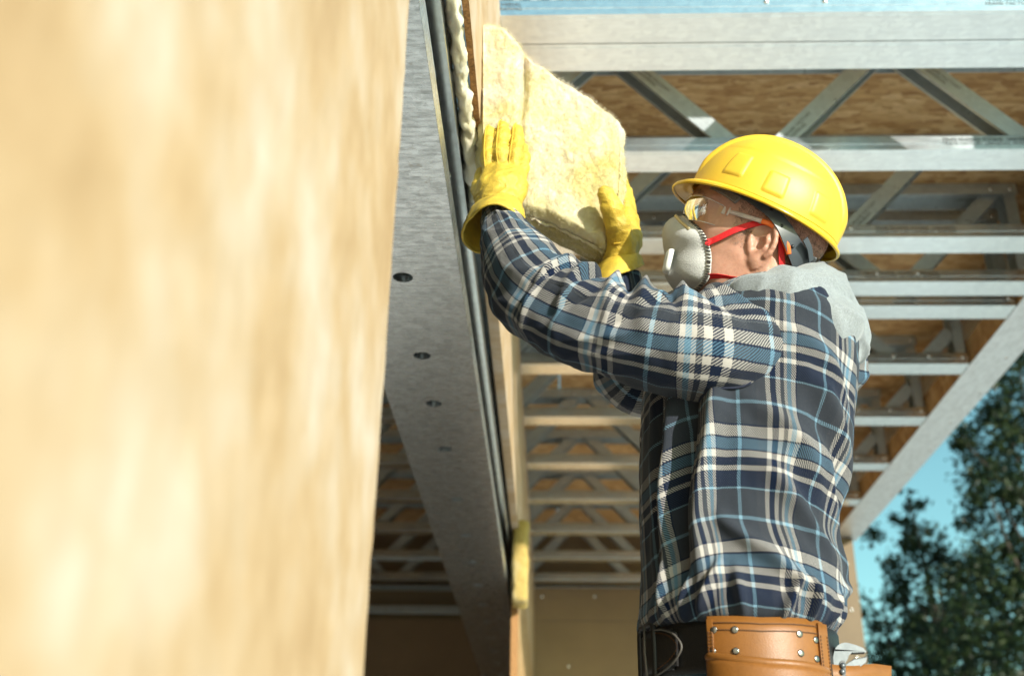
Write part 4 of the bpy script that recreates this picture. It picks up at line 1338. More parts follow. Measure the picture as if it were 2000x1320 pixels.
# far sleeve
far_path = [pt(1440, 650, 1.70), pt(1395, 670, 1.72), pt(1320, 715, 1.735), pt(1262, 742, 1.735), pt(1226, 712, 1.725), pt(1212, 640, 1.70), pt(1208, 575, 1.68), pt(1207, 535, 1.672)]
V, F, UV, _, _ = sleeve(far_path, [.06, .066, .064, .060, .056, .050, .042, .036], [.066, .070, .066, .062, .056, .048, .040, .035], 240, 130, [(0.20, 200, 0.02, 0.010, 1.0, .008), (0.24, 180, 0.02, 0.010, 1.0, -.008), (0.28, 190, 0.02, 0.010, 1.0, .008), (0.33, 170, 0.02, 0.009, 1.2, -.007), (0.40, 0, 0.02, 0.008, 2, .005), (0.43, 0, 0.01, 0.007, 2, -.006), (0.46, 0, 0.01, 0.007, 2, .005)], 21.0, 0.0, 0.0, (0, -1, 0))
mesh('sleeve', V.reshape(-1, 3), F, M['plaid'], person, uv=UV.reshape(-1, 2))
# ------------------------------------------------------------------ grey hood lying on the back and shoulders
xs = np.arange(0.20, 0.52, 0.0028).astype(np.float32); ys = np.arange(1.36, 1.80, 0.0028).astype(np.float32); zs = np.arange(1.38, 1.72, 0.0028).astype(np.float32)
Gp = grid_pts(xs, ys, zs)
d = np.full(Gp.shape[:3], 1.0, np.float32)
ring_n = [pt(1388, 578, 1.480), pt(1425, 582, 1.445), pt(1470, 584, 1.415), pt(1525, 586, 1.412), pt(1578, 582, 1.455), pt(1600, 576, 1.54), pt(1598, 572, 1.60), pt(1560, 545, 1.665), pt(1490, 540, 1.69), pt(1420, 548, 1.66)]
rr = [.006, .014, .026, .036, .037, .034, .034, .034, .032, .024]
for a, b, r1, r2 in zip(ring_n[:-1], ring_n[1:], rr[:-1], rr[1:]):
    d = smin(d, sd_cone(Gp, a, b, r1, r2), 0.02)
bag = [(pt(1545, 590, 1.425), pt(1620, 640, 1.440), .036, .042), (pt(1590, 580, 1.50), pt(1642, 655, 1.50), .040, .042), (pt(1600, 575, 1.58), pt(1640, 650, 1.57), .040, .040), (pt(1595, 580, 1.64), pt(1635, 640, 1.64), .034, .026),
       (pt(1490, 584, 1.410), pt(1600, 640, 1.425), .024, .030)]
for a, b, r1, r2 in bag:
    d = smin(d, sd_cone(Gp, a, b, r1, r2), 0.022)
# rolled edge of the hood opening hanging lowest
for a, b in ((pt(1600, 656, 1.430), pt(1660, 695, 1.475)), (pt(1660, 695, 1.49), pt(1666, 695, 1.57)), (pt(1666, 695, 1.57), pt(1645, 668, 1.66))):
    d = smin(d, sd_cone(Gp, a, b, 0.012, 0.014), 0.008)
# folds
pn = Gp.astype(float)
wv = noise(pn * 14) * 0.5
d = d - 0.0072 * (1 - 2 * np.abs(noise(np.stack([pn[..., 0] * 13 + pn[..., 2] * 11 + wv, pn[..., 1] * 6, pn[..., 2] * 16 - pn[..., 0] * 10 + wv], -1)))).astype(np.float32)
d = smax(d, -sd_cone(Gp, NK0, NK1 + np.array([0, 0, .02]), 0.060, 0.058), 0.008)
d[0] = d[-1] = 1; d[:, 0] = d[:, -1] = 1; d[:, :, 0] = d[:, :, -1] = 1
V, F = surface_nets(d, xs, ys, zs)
hood = mesh('hood', V, F, M['hood'], person)
sm = hood.modifiers.new('smooth', 'SMOOTH'); sm.factor = 0.5; sm.iterations = 3
del Gp, d, pn, wv

# ------------------------------------------------------------------ gloves
def sdf_mesh(name, lo, hi, h, fn, mat, parent, smooth_it=3):
    xs, ys, zs = (np.arange(lo[i], hi[i] + h, h).astype(np.float32) for i in range(3))
    G = grid_pts(xs, ys, zs)
    d = fn(G).astype(np.float32)
    d[0] = d[-1] = 1; d[:, 0] = d[:, -1] = 1; d[:, :, 0] = d[:, :, -1] = 1
    V, F = surface_nets(d, xs, ys, zs)
    o = mesh(name, V, F, mat, parent)
    if smooth_it:
        s = o.modifiers.new('smooth', 'SMOOTH'); s.factor = 0.5; s.iterations = smooth_it
    return o


def chain(G, pts, rs, d, k):
    for a, b, r1, r2 in zip(pts[:-1], pts[1:], rs[:-1], rs[1:]):
        d = smin(d, sd_cone(G, a, b, r1, r2), k)
    return d


fingers_n = [[pt(957, 338, 1.588), pt(955, 308, 1.586), pt(956, 278, 1.592), pt(958, 257, 1.598)],
             [pt(982, 333, 1.582), pt(979, 300, 1.578), pt(981, 268, 1.586), pt(983, 247, 1.594)],
             [pt(1003, 335, 1.584), pt(1006, 305, 1.580), pt(1010, 275, 1.588), pt(1011, 254, 1.596)],
             [pt(1012, 352, 1.592), pt(1020, 330, 1.592), pt(1023, 308, 1.598), pt(1022, 291, 1.602)]]
frad = [[.0125, .0128, .0118, .0098], [.0125, .0128, .0118, .0098], [.0125, .0124, .0115, .0096], [.0115, .0110, .0100, .0085]]


def near_glove(G):
    d = np.full(G.shape[:3], 1.0, np.float32)
    d = chain(G, [pt(962, 392, 1.572), pt(958, 365, 1.578), pt(958, 335, 1.588)], [.020, .019, .014], d, 0.012)
    d = chain(G, [pt(982, 394, 1.568), pt(982, 362, 1.572), pt(981, 332, 1.582)], [.021, .020, .014], d, 0.015)
    d = chain(G, [pt(1000, 394, 1.574), pt(1003, 365, 1.578), pt(1004, 335, 1.586)], [.018, .019, .013], d, 0.015)
    d = chain(G, [pt(1004, 385, 1.580), pt(1012, 352, 1.590)], [.014, .012], d, 0.012)
    for p, r in zip(fingers_n, frad):
        f = chain(G, p, r, np.full(G.shape[:3], 1.0, np.float32), 0.006)
        d = smin(d, f, 0.0045)
    t = chain(G, [pt(946, 396, 1.585), pt(938, 368, 1.600), pt(941, 340, 1.618)], [.016, .014, .011], np.full(G.shape[:3], 1.0, np.float32), 0.008)
    d = smin(d, t, 0.006)
    p = G.astype(float)
    w = noise(p * 45) * 0.7
    wr = 1 - np.abs(noise(np.stack([p[..., 0] * 45 + w, p[..., 1] * 30, p[..., 2] * 75 - p[..., 0] * 30 + w], -1)))
    return d - (0.0032 * (wr - 0.7) + 0.0014 * noise(p * 60)).astype(np.float32)


a = pt(930, 400, 1.56); b = pt(1035, 235, 1.62)
glv = sdf_mesh('glove', (a[0] - .02, 1.525, a[2] - .02), (b[0] + .02, 1.645, b[2] + .03), 0.0015, near_glove, M['glove'], person, 2)
for p, r in zip(fingers_n[:3], frad[:3]):
    off = np.array([-0.0045, 0, 0]); nrm_ = nrm(np.array([-0.25, -1, 0.12]))
    path = [q + nrm_ * (rr_ + 0.0003) + off for q, rr_ in zip(p, r)]
    path = path + [p[-1] + np.array([-.002, -.006, .0098])]
    V, F = tube(catmull(path, 26), 0.0011, seg=7); mesh('seam', V, F, M['seam'], glv)
V, F = tube(catmull([pt(942, 396, 1.560), pt(941, 372, 1.566), pt(942, 350, 1.575), pt(946, 335, 1.580)], 20), 0.0012, seg=7); mesh('seam', V, F, M['seam'], glv)


def cuff_shell(name, inner, outer, mat, parent, nring=14, n=72, bulge=0.004):
    A = closed_curve(inner, n); B = closed_curve(outer, n)
    t = np.linspace(0, 1, nring)[:, None, None]
    e_ = t ** 1.25
    V = A[None] * (1 - e_) + B[None] * e_
    c = V.mean(1, keepdims=True)
    V = V + nrm(V - c) * bulge * np.sin(t * PI)
    V = V + nrm(V - c) * 0.0018 * fbm(V * 60, 2)[..., None]
    o = mesh(name, V.reshape(-1, 3), grid_faces(nring, n, wrap_m=True), mat, parent)
    s = o.modifiers.new('thick', 'SOLIDIFY'); s.thickness = 0.0022; s.offset = 0
    # stitched hem
    Q = np.vstack([V[-1], V[-1][:2]])
    Vh, Fh = tube(Q, 0.0022, seg=8, cap=False)
    mesh('hem', Vh, Fh, mat, o)
    return o


inner = [pt(975, 378, 1.545), pt(945, 388, 1.556), pt(934, 396, 1.580), pt(950, 402, 1.602), pt(975, 405, 1.606), pt(1000, 402, 1.602), pt(1014, 394, 1.582), pt(1003, 384, 1.556)]
outer = [pt(966, 398, 1.490), pt(930, 414, 1.504), pt(902, 452, 1.545), pt(914, 482, 1.580), pt(950, 494, 1.605), pt(1005, 480, 1.612), pt(1024, 446, 1.575), pt(1006, 416, 1.505)]
cf = cuff_shell('gauntlet_cuff', inner, outer, M['glove'], glv)

fingers_f = [[pt(1226, 425, 1.690), pt(1214, 385, 1.712), pt(1202, 350, 1.722), pt(1188, 330, 1.722)], [pt(1232, 428, 1.705), pt(1220, 375, 1.735), pt(1202, 330, 1.745), pt(1186, 310, 1.740)],
             [pt(1233, 440, 1.722), pt(1224, 395, 1.752), pt(1202, 350, 1.765), pt(1180, 335, 1.762)], [pt(1232, 452, 1.735), pt(1222, 420, 1.762), pt(1204, 385, 1.775), pt(1185, 372, 1.772)]]


def far_glove(G):
    d = np.full(G.shape[:3], 1.0, np.float32)
    d = chain(G, [pt(1206, 512, 1.668), pt(1218, 470, 1.675), pt(1224, 425, 1.690)], [.026, .026, .016], d, 0.014)
    d = chain(G, [pt(1214, 510, 1.690), pt(1226, 470, 1.705), pt(1230, 435, 1.715)], [.022, .022, .016], d, 0.014)
    for p in fingers_f:
        d = smin(d, chain(G, p, [.0135, .013, .012, .0100], np.full(G.shape[:3], 1.0, np.float32), 0.006), 0.006)
    t = chain(G, [pt(1213, 478, 1.650), pt(1206, 440, 1.618), pt(1195, 408, 1.600), pt(1183, 380, 1.594)], [.024, .019, .0165, .0145], np.full(G.shape[:3], 1.0, np.float32), 0.008)
    d = smin(d, t, 0.012)
    p = G.astype(float)
    w = noise(p * 45) * 0.7
    wr = 1 - np.abs(noise(np.stack([p[..., 0] * 40 + w, p[..., 1] * 30, p[..., 2] * 80 + p[..., 0] * 20 + w], -1)))
    return d - (0.0032 * (wr - 0.7) + 0.0014 * noise(p * 60)).astype(np.float32)


a = pt(1165, 525, 1.60); b = pt(1255, 300, 1.75)
glf = sdf_mesh('glove', (a[0] - .02, 1.565, a[2] - .02), (b[0] + .03, 1.80, b[2] + .05), 0.0018, far_glove, M['glove'], person, 2)
V, F = tube(catmull([pt(1198, 476, 1.628), pt(1212, 474, 1.626), pt(1224, 462, 1.630), pt(1227, 440, 1.640), pt(1220, 415, 1.640), pt(1208, 392, 1.622)], 40), 0.0011, seg=7); mesh('seam', V, F, M['seam'], glf)
inner = [pt(1206, 500, 1.640), pt(1184, 506, 1.655), pt(1178, 512, 1.685), pt(1200, 514, 1.712), pt(1226, 506, 1.715), pt(1240, 494, 1.690), pt(1234, 492, 1.655)]
outer = [pt(1202, 536, 1.622), pt(1168, 549, 1.635), pt(1156, 548, 1.680), pt(1190, 540, 1.730), pt(1232, 528, 1.738), pt(1256, 516, 1.700), pt(1240, 524, 1.645)]
cuff_shell('gauntlet_cuff', inner, outer, M['glove'], glf)

# ------------------------------------------------------------------ jeans and boots (mostly below the picture)
def limb_cloth(name, path, rad, mat, seed):
    V, F, UV, _, _ = sleeve(path, rad, rad, 120, 60, [], seed, 0, 0, (0, -1, 0), 0.9)
    return mesh(name, V.reshape(-1, 3), F, mat, person, uv=UV.reshape(-1, 2))


for s in (-1, 1):
    limb_cloth('jeans_leg', [(0.25, 1.56 + s * 0.06, 1.02), (0.248, 1.56 + s * 0.070, 0.90), (0.245, 1.56 + s * 0.095, 0.70), (0.235, 1.56 + s * 0.10, 0.50), (0.255, 1.56 + s * 0.105, 0.30), (0.265, 1.56 + s * 0.11, 0.09)], [.085, .085, .086, .078, .072, .075], M['denim'], 5.0 + s)

    def boot(G, s=s):
        y = 1.56 + s * 0.115
        d = sd_cone(G, (0.27, y, 0.19), (0.265, y, 0.075), 0.052, 0.050)
        d = smin(d, sd_cone(G, (0.265, y, 0.07), (0.10, y + s * 0.01, 0.055), 0.046, 0.040), 0.03)
        return smax(d, 0.014 - G[..., 2], 0.004)
    sdf_mesh('boot', (0.03, 1.56 + s * 0.115 - .08, 0.0), (0.345, 1.56 + s * 0.115 + .08, 0.26), 0.006, boot, leather('brown_boot', (0.12, 0.07, 0.035), 0.6) if s < 0 else bpy.data.materials['brown_boot'], person)
# hips of the jeans
hipc = []
nzh, nch = 40, 90
zh = np.linspace(0.86, tab[0, 0] + 0.012, nzh); ph = np.linspace(0, 2 * PI, nch, endpoint=False)
Zh, Phh = np.meshgrid(zh, ph, indexing='ij')
xa, xb_ = tab[0, 1] + 0.010, tab[0, 2] - 0.010
Xh = (xa + xb_) / 2 - (xb_ - xa) / 2 * np.cos(Phh); Yh = YB - (tab[0, 3] - 0.012) * np.sin(Phh)
mesh('jeans', np.stack([Xh, Yh, Zh], -1).reshape(-1, 3), grid_faces(nzh, nch, wrap_m=True), M['denim'], person)

# ------------------------------------------------------------------ wool batt held between the hands
batt_top = [(944, 36), (962, 38), (980, 42), (998, 58), (1012, 74), (1026, 96), (1044, 112), (1070, 128), (1096, 150), (1124, 166), (1152, 182), (1176, 200), (1196, 220), (1209, 240)]
batt_bot = [(944, 418), (962, 416), (982, 404), (1000, 402), (1015, 404), (1030, 408), (1046, 412), (1070, 420), (1096, 436), (1120, 446), (1142, 458), (1162, 466), (1176, 474), (1190, 480)]
nu, nvv = 120, 150
tt = np.linspace(0, 1, len(batt_top)); tu = np.linspace(0, 1, nu)
T_ = np.stack([np.interp(tu, tt, [p[0] for p in batt_top]), np.interp(tu, tt, [p[1] for p in batt_top])], 1)
B_ = np.stack([np.interp(tu, tt, [p[0] for p in batt_bot]), np.interp(tu, tt, [p[1] for p in batt_bot])], 1)
tv = np.linspace(0, 1, nvv)
PX = T_[:, None] * (1 - tv)[None, :, None] + B_[:, None] * tv[None, :, None]
right = np.array([0, 0.0])
bulge_r = np.zeros((nu, nvv)); bulge_r += (np.sin(tv * PI) ** 0.8)[None] * (sstep(0.75, 1.0, tu))[:, None]
PX[..., 0] += 9 * bulge_r - 6 * (tu[:, None] ** 6) * (tv[None] ** 4)
depth = 1.622 + 0.012 * sstep(0.2, 1.0, tu)[:, None] * np.ones((1, nvv))
crease = 0.36 - 0.05 * tv + 0.02 * np.sin(tv * 7)
depth = depth + 0.018 * np.exp(-((tu[:, None] - crease[None]) / 0.035) ** 2) * (1 - sstep(0.35, 0.75, tv))[None]
depth = depth - 0.012 * np.exp(-((tu[:, None] - 0.22) / 0.12) ** 2) * (1 - tv)[None]
front = np.array([[pt(PX[i, j, 0], PX[i, j, 1], depth[i, j]) for j in range(nvv)] for i in range(nu)])
thick = 0.085
edge = np.minimum.reduce([np.broadcast_to(tv[None] / 0.06, (nu, nvv)), np.broadcast_to((1 - tv)[None] / 0.05, (nu, nvv)), np.broadcast_to((1 - tu)[:, None] / 0.07, (nu, nvv))])
rnd = 1 - np.clip(edge, 0, 1)
front[..., 1] += 0.022 * rnd ** 2
lump = 0.006 * fbm(front * np.array([16, 9, 11]), 4) + 0.0022 * fbm(front * 75, 3)
front[..., 1] += lump
front += (0.0022 * np.stack([fbm(front * 90 + 3, 2), np.zeros((nu, nvv)), fbm(front * 90 + 8, 2)], -1)) * rnd[..., None]
back = front.copy(); back[..., 1] = depth + thick - 0.018 * rnd ** 2 + 0.006 * fbm(front * 14 + 20, 3)
# the back lower edge is a little longer, so the layered underside shows
back[..., 2] += -0.004
rim_idx = [(i, 0) for i in range(nu)] + [(nu - 1, j) for j in range(1, nvv)] + [(i, nvv - 1) for i in range(nu - 2, -1, -1)] + [(0, j) for j in range(nvv - 2, 0, -1)]
fr = np.array([front[i, j] for i, j in rim_idx]); bk = np.array([back[i, j] for i, j in rim_idx])
nr = len(rim_idx); ns = 16
cenb = front.reshape(-1, 3).mean(0)
side_l = []
for s in range(1, ns):
    f = s / ns
    P = fr * (1 - f) + bk * f
    out = nrm((P - cenb) * np.array([1, 0, 1]))
    lay = 0.0035 * np.sin(f * 38 + 3 * noise(P * 20)) + 0.005 * fbm(P * np.array([22, 60, 22]), 3)
    side_l.append(P + out * (0.010 * math.sin(f * PI) + lay[:, None]))
V = np.vstack([front.reshape(-1, 3), back.reshape(-1, 3)] + side_l)
nf_ = nu * nvv
F = [list(q[::-1]) for q in grid_faces(nu, nvv)] + [[nf_ + i for i in q] for q in grid_faces(nu, nvv)]
rows_i = [[i * nvv + j for i, j in rim_idx]] + [[2 * nf_ + s * nr + k for k in range(nr)] for s in range(ns - 1)] + [[nf_ + i * nvv + j for i, j in rim_idx]]
for r0, r1 in zip(rows_i[:-1], rows_i[1:]):
    for k in range(nr):
        k2 = (k + 1) % nr
        F.append([r0[k], r0[k2], r1[k2], r1[k]])
batt = mesh('wool_batt', V, F, M['wool'])
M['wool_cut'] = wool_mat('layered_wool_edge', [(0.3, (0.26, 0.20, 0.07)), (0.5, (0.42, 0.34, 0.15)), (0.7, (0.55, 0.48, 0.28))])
batt.data.materials.append(M['wool_cut'])
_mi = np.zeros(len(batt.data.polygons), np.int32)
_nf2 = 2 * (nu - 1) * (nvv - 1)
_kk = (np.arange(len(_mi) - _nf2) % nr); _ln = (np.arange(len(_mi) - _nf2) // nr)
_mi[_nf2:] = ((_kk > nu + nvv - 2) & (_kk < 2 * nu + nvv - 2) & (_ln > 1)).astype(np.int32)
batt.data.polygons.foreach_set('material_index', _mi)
setp(batt, 'big soft pale yellow wool batt held between the two yellow gloves', 'insulation')
# loose fibres on the cut edges
r = np.random.default_rng(5)
nfib = 9000
ii = r.integers(0, nr, nfib); ss = r.integers(0, ns - 1, nfib)
P0 = np.array(side_l)[ss, ii]
dirs = nrm(nrm(P0 - cenb) * 0.7 + r.normal(size=(nfib, 3)) * 0.6)
sd = nrm(np.cross(dirs, r.normal(size=(nfib, 3)))) * 0.00022
Lf = 0.008 * r.uniform(0.3, 1.2, (nfib, 1))
V = np.stack([P0 - sd, P0 + sd, P0 + dirs * Lf], 1).reshape(-1, 3)
# strands lying on the face
nf4 = 16000
qi = r.integers(1, nu - 1, nf4); qj = r.integers(1, nvv - 1, nf4)
P1 = front[qi, qj] + r.normal(size=(nf4, 3)) * np.array([.0012, 0, .0012]) - np.array([0, 0.0006, 0])
an_ = r.normal(0.9, 0.7, nf4)
d1 = nrm(np.stack([np.cos(an_), -r.uniform(0.0, 0.35, nf4), np.sin(an_)], 1))
s1 = nrm(np.cross(d1, np.array([0, 1.0, 0]))) * 0.00020
L1 = r.uniform(0.004, 0.013, (nf4, 1))
V = np.concatenate([V, np.stack([P1 - s1, P1 + s1, P1 + d1 * L1], 1).reshape(-1, 3)])
nfib += nf4
fb = mesh('wool_fibres', V, np.arange(3 * nfib).reshape(-1, 3), M['wool'], batt, smooth=False, local=True)
setp(fb, kind='stuff')

# ------------------------------------------------------------------ hard hat
hat = thing('hard_hat', 'glossy yellow hard hat worn by the man in the plaid shirt', 'hard hat', tuple(hp(0, 0.06, 0)))
HU0, HF0 = 0.058, 0.014
nphi, nth = 320, 150
phi = np.linspace(0, 2 * PI, nphi, endpoint=False)
# profile: v in 0..1 from the crown down to the rim, then the brim outwards
vv_ = np.linspace(0.0, 1.0, nth)
PHI, VV = np.meshgrid(phi, vv_, indexing='ij')
cosp, sinp = np.cos(PHI), np.sin(PHI)
af = np.where(cosp > 0, 0.113, 0.130); bs_ = 0.105
rad = 1 / np.sqrt((cosp / af) ** 2 + (sinp / bs_) ** 2)
split = 0.80
th_ = np.clip(VV / split, 0, 1) * PI / 2
rr_ = np.sin(th_) ** 0.92; hh_ = np.cos(th_) ** 0.86
height = 0.118
br = np.clip((VV - split) / (1 - split), 0, 1)
front_w = np.clip(cosp, 0, 1) ** 2.2
brim_w = 0.006 + 0.021 * front_w + 0.004 * np.clip(-cosp, 0, 1) ** 3
R_ = rad * rr_ * (0.955 + 0.045 * (1 - hh_)) + br * brim_w
drop = -0.004 * br - 0.010 * br ** 2 * front_w - 0.006 * br * np.clip(-cosp, 0, 1) ** 2
side_lift = 0.004 * np.abs(sinp) ** 2
U_ = height * hh_ + drop * 1.0 - side_lift * (VV > 0.5)
f = R_ * cosp; s = R_ * sinp
# central ridge with two shoulders
rm = (1 - sstep(0.024, 0.031, np.abs(s))) * (1 - sstep(0.62, 0.80, VV)) * 1.0
lift = 0.0065 * rm
# raised pads along the skirt
pads = [(58, 0.60, 22, 0.09), (96, 0.64, 22, 0.075), (138, 0.64, 20, 0.08), (-58, 0.60, 22, 0.09), (-96, 0.64, 22, 0.075), (-138, 0.64, 20, 0.08)]
pdeg = (np.degrees(PHI) + 180) % 360 - 180
for (p0, v0, w, hv) in pads:
    a = np.abs(pdeg - p0) / (w * 0.5 * (0.75 + 0.5 * (VV - 0.5)))
    b = np.abs(VV - v0 - 0.05) / hv
    lift = lift + 0.0025 * (1 - sstep(0.78, 1.0, a)) * (1 - sstep(0.80, 1.0, b))
nf3 = nrm(np.stack([f / af ** 2, U_ / height ** 2 * (br < 0.01), s / bs_ ** 2], -1))
loc3 = np.stack([f + HF0, U_ + HU0, s], -1) + nf3 * lift[..., None]
Vh = hpv(loc3)
Fh = grid_faces(nphi, nth, wrap_n=True)
sh = mesh('shell', Vh.reshape(-1, 3), Fh[:, ::-1], M['hat'], hat)
sh.data.materials.append(M['hat_in'])
so = sh.modifiers.new('thick', 'SOLIDIFY'); so.thickness = 0.0032; so.offset = -1; so.material_offset = 1
rimP = np.vstack([Vh[:, -1], Vh[:2, -1]])
V, F = tube(rimP, 0.0026, seg=8, cap=False); mesh('rim_bead', V, F, M['hat'], hat)


def head_ribbon(name, pts, w, th, mat, parent, n=60, out=None, twist=None):
    """flat strap along head-space points; its width follows 'up' projected on the surface"""
    P = catmull([hp(*p) for p in pts], n)
    T = nrm(np.gradient(P, axis=0))
    c = hp(-0.005, 0.02, 0)
    nrm_ = (P - c) if out is None else np.broadcast_to(np.asarray(out, float), P.shape)
    nrm_ = nrm(nrm_ - T * (nrm_ * T).sum(1, keepdims=True))
    W = np.cross(nrm_, T)
    w = np.interp(np.linspace(0, 1, n), np.linspace(0, 1, np.size(w)), np.atleast_1d(w)) if np.size(w) > 1 else np.full(n, w)
    q = [(-1, -1), (1, -1), (1, 1), (-1, 1)]
    V = np.stack([P + W * (a * w[:, None] / 2) + nrm_ * (b * th / 2) for a, b in q], 1)
    F = [list(x) for x in grid_faces(n, 4, wrap_m=True)] + [[3, 2, 1, 0], [(n - 1) * 4 + i for i in range(4)]]
    o = mesh(name, V.reshape(-1, 3), F, mat, parent, smooth=False)
    return o


# suspension inside the hat
for sg in (1, -1):
    head_ribbon('suspension_strap', [(0.062, 0.062, sg * 0.074), (0.040, 0.058, sg * 0.083), (0.000, 0.049, sg * 0.0900), (-0.030, 0.036, sg * 0.0885), (-0.055, 0.018, sg * 0.0815), (-0.076, 0.004, sg * 0.066), (-0.094, -0.004, sg * 0.042)], [0.016, 0.018, 0.020, 0.022, 0.028, 0.034, 0.032], 0.0022, M['grey_plastic'], hat)
    for (ff, uu_, ss) in ((-0.006, 0.0475, 0.0905), (-0.030, 0.033, 0.0895), (-0.058, 0.013, 0.0815)):
        c = hp(ff, uu_, sg * ss)
        V, F = tube([c, c + HSd * sg * 0.0012], 0.0030, seg=10, ref=HU); mesh('stud_hole', V, F, M['black_plastic'], hat)
bp = [(0.104, 0.064, 0.0), (0.100, 0.063, 0.028), (0.086, 0.062, 0.054), (0.066, 0.058, 0.071), (0.044, 0.050, 0.082)]
V_p = [( -p[0] * 0 + p[0], p[1], -p[2]) for p in bp[::-1]] + bp[1:]
head_ribbon('brow_pad', V_p, 0.024, 0.006, M['pad'], hat, 80)
c = hp(-0.004, 0.050, 0.096)
V, F = tube([hp(0.038, 0.060, 0.092), hp(0.026, 0.058, 0.096), hp(0.014, 0.058, 0.094)], [.004, .005, .004], seg=10); mesh('strap_clip', V, F, M['hat'], hat)
head_ribbon('rear_strap', [(-0.092, -0.002, 0.042), (-0.110, 0.002, 0.0), (-0.092, -0.002, -0.042)], 0.030, 0.003, M['black_plastic'], hat)
rb = MB(); rb.obox(hp(-0.092, 0.002, 0.030), HF * 0.007, HU * 0.019, HSd * 0.022); ro = rb.build('ratchet_box', M['black_plastic'], hat, bevel=0.003)
for k in range(3):
    t = MB(); t.obox(hp(-0.080 - 0.006 * k, 0.006 + 0.002 * k, 0.058 - 0.007 * k), HF * 0.003, HU * (0.016 - .002 * k), HSd * 0.0025); t.build('ratchet_rib', M['grey_plastic'] if k == 1 else M['black_plastic'], hat, bevel=0.001)
V, F = tube([hp(-0.098, 0.006, 0.022), hp(-0.110, 0.005, 0.022), hp(-0.1115, 0.005, 0.022)], [.0165, .0155, .013], seg=26, ref=HU); kn = mesh('ratchet_knob', V, F, M['black_plastic'], hat)
for k in range(5):
    an = k * 2 * PI / 5 + 0.4
    t = MB(); t.obox(hp(-0.106, 0.005, 0.022) + HU * 0.0165 * math.cos(an) + HSd * 0.0165 * math.sin(an), HF * 0.005, HU * 0.003, HSd * 0.003); t.build('knob_wing', M['black_plastic'], kn, bevel=0.001)
head_ribbon('side_arm', [(-0.070, 0.030, 0.086), (-0.082, 0.022, 0.074), (-0.092, 0.010, 0.058)], 0.010, 0.002, M['grey_plastic'], hat, 24)
for sg in (1, -1):
    head_ribbon('crown_strap', [(0.060, 0.075, sg * 0.066), (0.035, 0.125, sg * 0.045), (0, 0.148, 0), (-0.035, 0.125, -sg * 0.045), (-0.070, 0.075, -sg * 0.066)], 0.018, 0.0015, M['black_cloth'], hat)

# ------------------------------------------------------------------ respirator
resp = thing('respirator', 'grey cup respirator with white valve and red straps on the man\'s face', 'respirator', tuple(hp(0.12, -0.05, 0)))
# rim on the face: param angle a, 0 = top (nose bridge), goes round the near side to the chin
rim_h = [(0.100, -0.004, 0.024), (0.0735, -0.021, 0.0465), (0.0525, -0.043, 0.0575), (0.0400, -0.070, 0.0560), (0.0385, -0.090, 0.042), (0.050, -0.103, 0.020)]
rim_h = on_skin(rim_h, 0.0025)
rim_c = [(0.117, 0.009, 0.0)] + rim_h + [(0.056, -0.106, 0.0)] + [(a, b, -c) for a, b, c in rim_h[::-1]]
nr_, nq = 160, 46
Rm = closed_curve(rim_c, nr_)
apex = np.array([0.1185, -0.062, 0.0])
cenm = np.array([0.068, -0.050, 0.0])
tq = np.linspace(0, 1, nq)
loc3 = np.zeros((nr_, nq, 3))
for j, t in enumerate(tq):
    # from the rim outwards to the apex along a dome
    k = math.sin(t * PI / 2); c = max(0.0, math.cos(t * PI / 2)) ** 0.86
    loc3[:, j] = cenm + (Rm - cenm) * np.array([1, 1, 1]) * c + (apex - cenm) * k
loc3[..., 0] += 0.0006 * fbm(loc3 * 40, 2)
Vm = hpv(loc3)
cup = mesh('filter_cup', Vm.reshape(-1, 3), grid_faces(nr_, nq, wrap_n=True), M['mask'], resp)
cup.modifiers.new('thick', 'SOLIDIFY').thickness = 0.002
# sewn edge band with dark stitches
e0, e1 = loc3[:, 0], loc3[:, 3]
band = np.stack([e0 + (e0 - e1) * 0.5, e0, e1], 1)
outn = nrm(np.stack([np.zeros(nr_), Rm[:, 1] - cenm[1], Rm[:, 2]], 1))
band = hpv(band + outn[:, None] * 0.0012)
mesh('edge_band', band.reshape(-1, 3), grid_faces(nr_, 3, wrap_n=True), plain('pale_felt', (0.55, 0.54, 0.50), 0.9, 0, 0.1, 200, 0.4, 500), resp).modifiers.new('thick', 'SOLIDIFY').thickness = 0.0018
st = MB()
dense = closed_curve(rim_c, 84)
i_d = (np.arange(84) * nr_ / 84).astype(int)
for k in range(84):
    i = i_d[k]
    a, b = band[i, 0], band[i, 2]
    o_ = HB3 @ outn[i]
    tng = nrm(band[(i + 1) % nr_, 1] - band[i - 1, 1])
    st.obox((a + b) / 2 + o_ * 0.0016, (b - a) * 0.40, tng * 0.00062, o_ * 0.0008)
st.build('stitching', M['black_cloth'], resp)
# valve on the front
va = nrm(HF * 0.97 - HU * 0.22 + HSd * 0.14); vu = nrm(HU - va * (HU @ va)); vs_ = np.cross(va, vu)
_k = Vm.reshape(-1, 3); _q = (_k - np.array([0, 0, CZ])) @ CM; _e = (1000 + FPX * _q[:, 0] / _q[:, 2] - 1311) ** 2 + (660 - FPX * _q[:, 1] / _q[:, 2] - 512) ** 2 + 1e9 * (((_k - HO) @ HB3)[:, 2] < 0); vc = _k[np.argmin(_e)] + va * 0.0005
ang = np.linspace(0, 2 * PI, 44, endpoint=False)
ca, sa = np.cos(ang), np.sin(ang)
sq_ = lambda c: np.sign(c) * np.abs(c) ** 0.6
prof = [(0.0, 1.0), (0.004, 1.0), (0.0075, 0.94), (0.0088, 0.82), (0.0088, 0.0)]
Vv = np.stack([vc + va * h + (vu * 0.0200) * (sq_(sa) * q)[:, None] + (vs_ * 0.0155) * (sq_(ca) * q)[:, None] for h, q in prof], 0)
